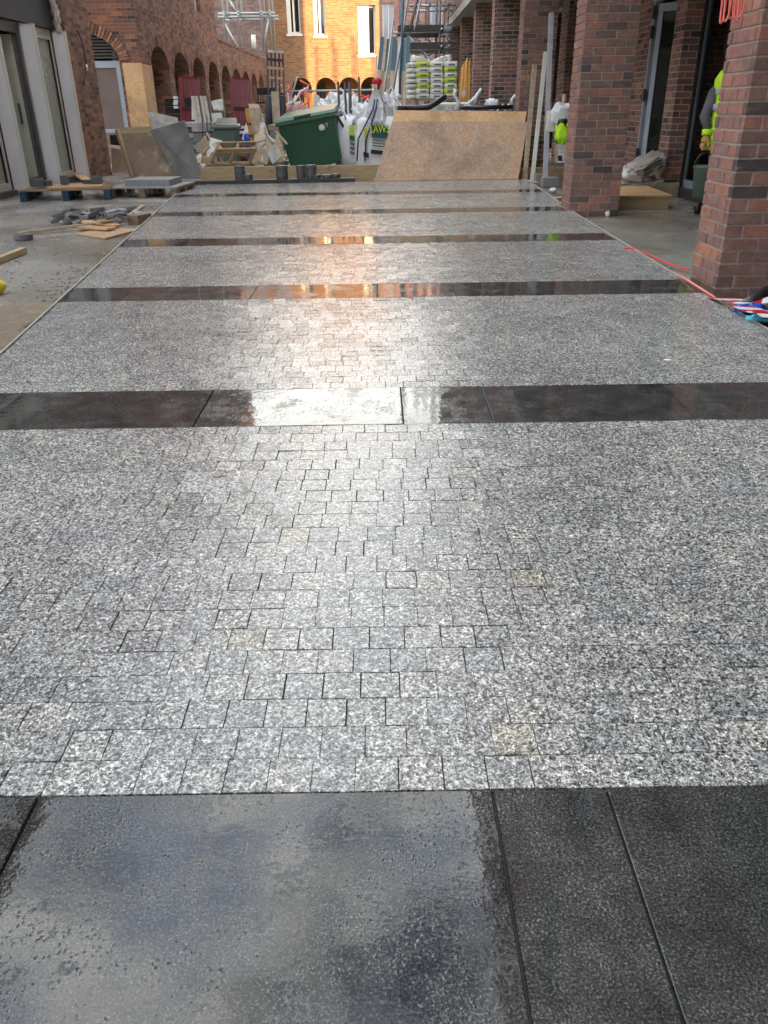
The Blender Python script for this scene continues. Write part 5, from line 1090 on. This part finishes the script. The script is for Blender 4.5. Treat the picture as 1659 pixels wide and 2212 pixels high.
p = PY(1217, 286, 12.9); m = MB(); m.blob(p, (.22, .2, .30), .8, .2, 3, 22, 14, 5); tag(m.build('hi_vis_bundle', 'hivis', smooth=True), 'hi-vis yellow bundle hanging at the left edge of the middle pillar', 'bundle')
p = PY(1216, 268, 12.9); m = MB(); m.blob(p, (.16, .15, .13), .8, .25, 3, 18, 10, 6); tag(m.build('black_glove', 'black', smooth=True), 'black glove on top of the hi-vis yellow bundle', 'glove')
p = PY(1216, 250, 13.2); m = MB(); m.blob(p, (.34, .2, .30), .8, .25, 3, 20, 12, 8); tag(m.build('white_bundle', 'bag', smooth=True), 'crumpled white bag above the hi-vis bundle', 'bag')
m = MB(); p = PY(1197, 262, 13.4); m.box(p, (.22, .1, .28)); tag(m.build('white_box', 'cementbag', bevel=.01), 'small whitish box on the board left of the hi-vis bundle', 'box')
for (u0, v0, u1, v1, r_, mt, lab) in [(1196, 262, 1191, 214, .02, 'black', 'dark tool handle with pale knob, left of the window bar'), (1202, 280, 1198, 220, .018, 'black', 'thin dark tool handle standing beside the window bar'), (1217, 246, 1211, 212, .02, 'black', 'dark tool handle leaning near the middle pillar'), (1212, 262, 1220, 205, .04, 'wood', 'yellow timber handle leaning near the middle pillar')]:
    m = MB(); m.tube([PY(u0, v0, 13.3), PY(u1, v1, 13.4)], r_, 8); tag(m.build('tool_handle', mt, smooth=True), lab, 'tool')
# ---- step platform and cement sacks inside the colonnade
def pg(u, v): return PG(u, v)
q = [PG(1320, 455), PG(1437, 449), PG(1467, 427), PG(1320, 432)]
h_ = .155
m = MB(); q = [V((2.72, 9.62, 0)), V((3.36, 9.62, 0)), V((3.62, 10.75, 0)), V((2.72, 10.75, 0))]
A1 = PG(1330, 455); A2 = PG(1437, 452); z2 = .10
X1 = PG(1436, 452); 
q = [V((2.70, X1.y, GZ)), V((X1.x + .04, X1.y, GZ)), V((X1.x + .12, X1.y + 1.25, GZ)), V((2.70, X1.y + 1.25, GZ))]
m.hexa(q, [V((p.x, p.y, z2 - .022)) for p in q]); t = tag(m.build('timber_step', 'wood', bevel=.003), 'low timber step platform on the concrete behind the middle pillar', 'platform')
m = MB(); q2 = [V((p.x + (.02 if k_ in (1, 2) else -.0), p.y - (.03 if k_ < 2 else 0), z2 - .02)) for k_, p in enumerate(q)]; m.hexa(q2, [V((p.x, p.y, z2)) for p in q2]); m.build('top_sheet', 'ply', t)
m = MB(); m.bb(2.9, IX - .03, 11.32, 11.4, GZ, .12); tag(m.build('timber_rail', 'wood2', bevel=.003), 'long timber rail on edge in front of the glazed wall', 'rail')
m = MB(); a, b_ = PG(1466, 424), PG(1519, 440); m.beam((a.x, a.y, GZ + .05), (b_.x, b_.y, GZ + .05), .06, .10); tag(m.build('timber_rail', 'wood', bevel=.003), 'short timber rail below the big glass pane', 'rail')
base = V((3.55, X1.y + 1.45, 0)); 
Pm = PY(1385, 375, X1.y + 1.5)
for j, (dx, dz, rot, dim, lab, mt) in enumerate([(0, .09, .1, (.50, .36, .15), 'dusty paper sack at the bottom of the pile on the step', 'sack'), (-.08, .2, -.25, (.40, .3, .12), 'torn white sack in the middle of the pile on the step', 'bag'), (.06, .33, .4, (.48, .34, .16), 'printed dusty sack on top of the pile on the step', 'sack')]):
    m = MB(); m.blob((Pm.x + dx, Pm.y, .0 + dz), dim, .35, .16, 4.5, 36, 20, j, T=rotm(.2, -rot, .2).to_3x3()); o = tag(m.build('paper_sack', mt, smooth=True), lab, 'sack')
    if j == 2:
        m = MB(); T3 = rotm(.2, -rot, .2).to_3x3()
        for k_ in (-.03, .03): c = V((Pm.x + dx, Pm.y, dz)) + T3 @ V((0, -.165, k_)); m.box(c, (.26, .02, .022), 0, rotm(.2, -rot, .2))
        m.build('print_band', 'print', o)
p = PG(1506, 462); m = MB(); m.blob((p.x, p.y, GZ + .06), (.09, .09, .12), .9, .2, 4, 16, 10, 3); tag(m.build('dark_plug', 'black', smooth=True), 'small dark plug on the concrete beside the near pillar', 'debris')
p = PG(1332, 470); m = MB(); m.blob((2.55, 9.38, GZ + .03), (.05, .05, .06), .9, .2, 4, 12, 8, 3); tag(m.build('white_pebble', 'white', smooth=True), 'small white lump at the foot of the middle pillar', 'debris')
# ---- person in hi-vis, mostly behind the near pillar
def skin_mesh(name, verts, edges, mt, parent=None, sub=2, root=0):
    me = bpy.data.meshes.new(name); me.from_pydata([v[:3] for v in verts], edges, []); o = bpy.data.objects.new(name, me); COL.objects.link(o)
    md = o.modifiers.new('skin', 'SKIN'); md.use_smooth_shade = True
    me.skin_vertices.new() if not me.skin_vertices else None
    for i, v in enumerate(verts): me.skin_vertices[0].data[i].radius = (v[3], v[4] if len(v) > 4 else v[3]); me.skin_vertices[0].data[i].use_root = (i == root)
    s2 = o.modifiers.new('sub', 'SUBSURF'); s2.levels = sub; s2.render_levels = sub
    dg = bpy.context.evaluated_depsgraph_get(); m2 = bpy.data.meshes.new_from_object(o.evaluated_get(dg)); bpy.data.objects.remove(o)
    m2.materials.clear(); m2.materials.append(M[mt]); m2.polygons.foreach_set('use_smooth', [True] * len(m2.polygons)); ob = bpy.data.objects.new(name, m2); COL.objects.link(ob)
    if parent:
        ob.parent = parent; ob.matrix_parent_inverse = Matrix.Translation(-parent.location)
    return ob
PYY = 8.7
hand = PY(1519, 308, PYY); sh = PY(1553, 178, PYY)
px_ = sh.x + .165
per = thing('person', 'person in hi-vis vest and grey sleeves holding a green bucket behind the near pillar', 'person', (px_, PYY, GZ))
zs = sh.z - .02
lean_ = -.0
bv = [(px_, PYY, .86, .15, .12), (px_, PYY, 1.08, .145, .11), (px_, PYY + .01, 1.28, .165, .115), (px_, PYY + .01, 1.40, .13, .09), (px_, PYY, 1.48, .05, .05), (px_, PYY - .01, 1.56, .06, .07), (px_, PYY - .02, 1.66, .085, .10), (px_, PYY - .02, 1.75, .07, .085),
      (px_ - .07, PYY, .80, .09, .09), (px_ - .05, PYY - .02, .45, .06, .06), (px_ - .03, PYY + .02, .05, .05, .05), (px_ + .08, PYY, .80, .09, .09), (px_ + .11, PYY - .02, .45, .06, .06), (px_ + .13, PYY + .02, .05, .05, .05)]
be = [(0, 1), (1, 2), (2, 3), (3, 4), (4, 5), (5, 6), (6, 7), (0, 8), (8, 9), (9, 10), (0, 11), (11, 12), (12, 13)]
# arms join at the chest
el = PY(1530, 250, PYY); wr = PY(1526, 285, PYY)
bv += [(px_ - .13, PYY + .02, zs - .08, .03), (el.x - .02, PYY + .02, el.z + .02, .026), (wr.x, PYY - .03, wr.z, .026), (hand.x, PYY - .05, hand.z, .035, .02)]
be += [(3, 14), (14, 15), (15, 16), (16, 17)]
bv += [(px_ + .17, PYY, 1.37, .065), (px_ + .24, PYY - .02, 1.08, .05), (px_ + .24, PYY - .15, .85, .035), (px_ + .23, PYY - .2, .77, .03)]
be += [(3, 18), (18, 19), (19, 20), (20, 21)]
body = skin_mesh('body', bv, be, 'skin', per)
m = MB(); m.lathe((px_, PYY, .74), [(.21, -.1), (.2, .05), (.175, .2), (.175, .35), (.20, .45), (.20, .52), (.16, .59), (.09, .64)], 24, 1, .78); m.build('hi_vis_vest', 'hivis', per, True)
for z in (1.02, 1.16): m = MB(); m.lathe((px_, PYY, z), [(.19, -.03), (.195, -.025), (.197, .025), (.19, .03)], 24, 1, .8); m.build('reflective_band', 'silver', per, True)
sl = [V((px_ - .12, PYY + .02, zs)), V((px_ - .185, PYY + .03, zs - .07)), V((el.x + .0, PYY + .03, el.z + .06)), V((el.x - .03, PYY + .01, el.z)), V((wr.x + .0, PYY - .03, wr.z + .03))]
m = MB(); m.tube(sl, [.05, .055, .052, .052, .042], 14); m.build('sleeve', 'greycloth', per, True)
m = MB(); m.tube([V((px_ + .15, PYY, 1.38)), V((px_ + .25, PYY - .02, 1.08)), V((px_ + .245, PYY - .14, .88))], [.085, .066, .05], 14); m.build('sleeve', 'greycloth', per, True)
# gloved hand closed on the bucket handle
gp = V((hand.x, PYY - .05, hand.z))
m = MB(); m.tube([wr + V((0, -.03, .02)), wr + V((-.005, -.035, -.03))], [.055, .05], 14); m.build('glove_cuff', 'hivis', per, True)
hv = [(wr.x - .005, PYY - .04, wr.z - .03, .036, .028), (gp.x - .005, gp.y, gp.z + .035, .045, .026), (gp.x - .012, gp.y, gp.z - .005, .045, .024)]
he = [(0, 1), (1, 2)]
glove = skin_mesh('glove', hv, he, 'glove', per)
for k_ in range(4):
    dy = -.035 + k_ * .023; L1 = [.05, .058, .055, .044][k_]
    fv = [(gp.x - .015, gp.y + dy, gp.z - .0, .013), (gp.x - .028, gp.y + dy, gp.z - L1 * .7, .012), (gp.x - .012, gp.y + dy, gp.z - L1 * 1.15, .011), (gp.x + .014, gp.y + dy, gp.z - L1 * .85, .010)]
    skin_mesh('finger', fv, [(0, 1), (1, 2), (2, 3)], 'glove', per, 1)
fv = [(gp.x + .005, gp.y - .04, gp.z + .03, .015), (gp.x + .022, gp.y - .05, gp.z - .005, .013), (gp.x + .012, gp.y - .045, gp.z - .04, .011)]
skin_mesh('thumb', fv, [(0, 1), (1, 2)], 'glove', per, 1)
m = MB()
for dx in (-.10, .10): m.tube([(px_ + dx * .8, PYY, .84), (px_ + dx * .8 + .03, PYY - .02, .45), (px_ + dx * .8 + .05, PYY + .02, .06)], [.11, .085, .075], 14)
m.build('trousers', 'darkcloth', per, True)
for dx in (-.03, .13): m = MB(); m.blob((px_ + dx, PYY - .05, GZ + .055), (.11, .30, .13), .6, .03, 2); m.build('boot', 'black', per, True)
m = MB(); m.lathe((px_, PYY - .02, 1.70), [(.115, -.02), (.118, 0), (.11, .05), (.08, .10), (.02, .125)], 20, .9, 1.08); m.build('hard_hat', 'white', per, True)
for sx_ in (-1, 1): m = MB(); m.blob((px_ + sx_ * .032, PYY - .118, 1.665), (.024, .012, .014), 1, 0, 1, 10, 6); m.build('eye', 'white', per, True)
m = MB(); m.blob((px_, PYY - .125, 1.635), (.026, .035, .045), 1, 0, 1, 12, 8); m.build('nose', 'skin', per, True)
# bucket
bc = V((hand.x + .045, PYY - .06, hand.z - .06)); t = thing('bucket', 'green bucket hanging from the gloved hand beside the near pillar', 'bucket', (bc.x, bc.y, bc.z - .4))
rb_ = .115
m = MB(); m.lathe((bc.x, bc.y, bc.z - .44), [(rb_ * .8, 0), (rb_, .27), (rb_ * 1.06, .275), (rb_ * 1.06, .295), (rb_ * .98, .295), (rb_ * .78, .02)], 26); m.build('tub', 'greygreen', t, True)
m = MB(); m.lathe((bc.x, bc.y, bc.z - .43), [(rb_ * .8, 0), (rb_ * .93, .20)], 20); m.build('contents', 'black', t, True)
m = MB(); pts = [V((bc.x + rb_ * 1.02 * cos(a_), bc.y, bc.z - .15 + .13 * sin(a_))) for a_ in [pi * k_ / 10 for k_ in range(11)]]; m.tube(pts, .012, 6); m.build('handle', 'black', t, True)
# ---- salmon cable coil on the near pillar
cpt = PY(1585, -12, 5.0)
t = thing('cable_coil', 'salmon red cable coil hanging on the near brick pillar', 'cable', cpt)
for j, (u0, u1, vb_, y) in enumerate([(1550, 1570, 50, 5.02), (1556, 1582, 46, 4.99), (1566, 1596, 40, 5.04), (1578, 1606, 47, 5.0), (1586, 1612, 38, 4.97), (1576, 1600, 32, 5.05)]):
    m = MB(); pts = []
    for k_ in range(17):
        a_ = pi * k_ / 16; f = k_ / 16; u = u0 + (u1 - u0) * f + 12 * (1 - sin(a_)) * (1 if f < .5 else .0) - 3 * sin(a_); v = -30 + (vb_ + 30) * (sin(a_) ** .55); pts.append(PY(u, v, y - .03))
    m.tube(pts, .0055, 7); m.build('loop', 'pinkcord', t, True)
m = MB(); m.tube([PY(1590, -30, 5.04), PY(1590, -30, 5.13)], .01, 8); m.build('hook', 'rust', t)
# ---- barrier tape, red cord, blue bag at the near pillar
rc = [PG(1350, 537, .005), PG(1362, 536, .012), PG(1400, 551, -.03), PG(1450, 573, -.03), PG(1489, 584, -.03)]
m = MB(); m.tube(rc, .005, 7); m.tube([p + V((.01, .03, 0)) for p in rc], .004, 7); tag(m.build('string_line', 'redcord', smooth=True), 'double red cord stretched from the paving edge to the near pillar', 'cord')
rc = [PG(1462, 592, .004), PG(1480, 602, .012), PG(1510, 621, .02), PG(1545, 643, .01)]
m = MB(); m.tube(rc, .0065, 8); tag(m.build('string_line', 'pinkcord', smooth=True), 'shiny pale red cord along the paving edge at the near pillar', 'cord')
def strip(name, label, P4, w_, seg, mats_, z=0):
    t = thing(name, label, 'tape', P4[0])
    pts = []
    for k_ in range(seg + 1):
        f = k_ / seg * (len(P4) - 1); i = min(int(f), len(P4) - 2); pts.append(P4[i].lerp(P4[i + 1], f - i))
    for k_ in range(seg):
        d = (pts[k_ + 1] - pts[k_]); s1 = V((-d.y, d.x, 0)).normalized() * w_ / 2; sk = d * .8
        m = MB(); a, b_ = pts[k_], pts[k_ + 1]; up = V((0, 0, .004)); lo_ = [a - s1, b_ - s1, b_ + s1 + sk, a + s1 + sk]
        m.hexa(lo_, [p + up for p in lo_]); m.build('stripe', mats_[k_ % 2], t)
    return t
strip('barrier_tape', 'red and white barrier tape crumpled at the foot of the near pillar', [PG(1552, 644, .0), PG(1580, 648, .03), PG(1615, 655, .03), PG(1660, 648, .05)], .13, 6, ['tape_red', 'tape_white'])
strip('barrier_tape', 'second length of barrier tape hanging over the paving edge on the right', [PG(1680, 690, .05), PG(1655, 676, .06), PG(1630, 672, .05), PG(1605, 662, .03)], .12, 6, ['tape_white', 'tape_red'])
m = MB(); m.tube([PG(1585, 672, -.02), PG(1625, 652, .03), PG(1680, 622, .08)], [.035, .04, .045], 10); tag(m.build('black_tube', 'black', smooth=True), 'black plastic tube lying by the barrier tape', 'tube')
p = PG(1612, 672, .0); m = MB(); m.blob((p.x + .02, p.y, .0), (.17, .11, .08), .8, .3, 4, 24, 14, 2); tag(m.build('blue_bag', 'blue', smooth=True), 'crumpled bright blue bag at the right edge of the paving', 'bag')
p = PG(1632, 690, .0); m = MB(); m.blob((p.x + .03, p.y, -.01), (.15, .10, .06), .8, .3, 4, 24, 14, 12); tag(m.build('cyan_wrapper', 'cyan', smooth=True), 'crumpled white and cyan wrapper just below the blue bag', 'wrapper')
for j in range(10):
    p = PG(1590 + j * 9, 672 + random.uniform(-6, 34), -.03); 
    if p.x < Rgt(p.y) + .05: p.x = Rgt(p.y) + .06
    m = MB(); m.blob((p.x, p.y, -.03), (.1, .08, .05), .7, .35, 4, 12, 8, j); tag(m.build('dark_scrap', 'darkcloth'), 'dark scrap of plastic in the litter right of the paving', 'scrap', 'dark litter along the right paving edge')
m = MB(); a = PG(1640, 640, .02); m.beam((a.x + .1, a.y + .1, .02), (a.x + .25, a.y - .25, .05), .14, .03); tag(m.build('navy_pad', 'inkblue'), 'dark blue pad beside the barrier tape at the right edge', 'pad')
# small stain chips on the paving
for (u, v, s_, lab) in [(1442, 777, .035, 'white paint chip on the grey setts right of centre'), (470, 1028, .03, 'buff mortar chip on the setts left of centre')]:
    p = PG(u, v, .001); m = MB(); m.blob((p.x, p.y, .001), (s_, s_ * .7, .004), 1, .25, 3, 16, 8, 2); tag(m.build('paint_chip', 'white' if u > 1000 else 'wood2', smooth=True), lab, 'chip')
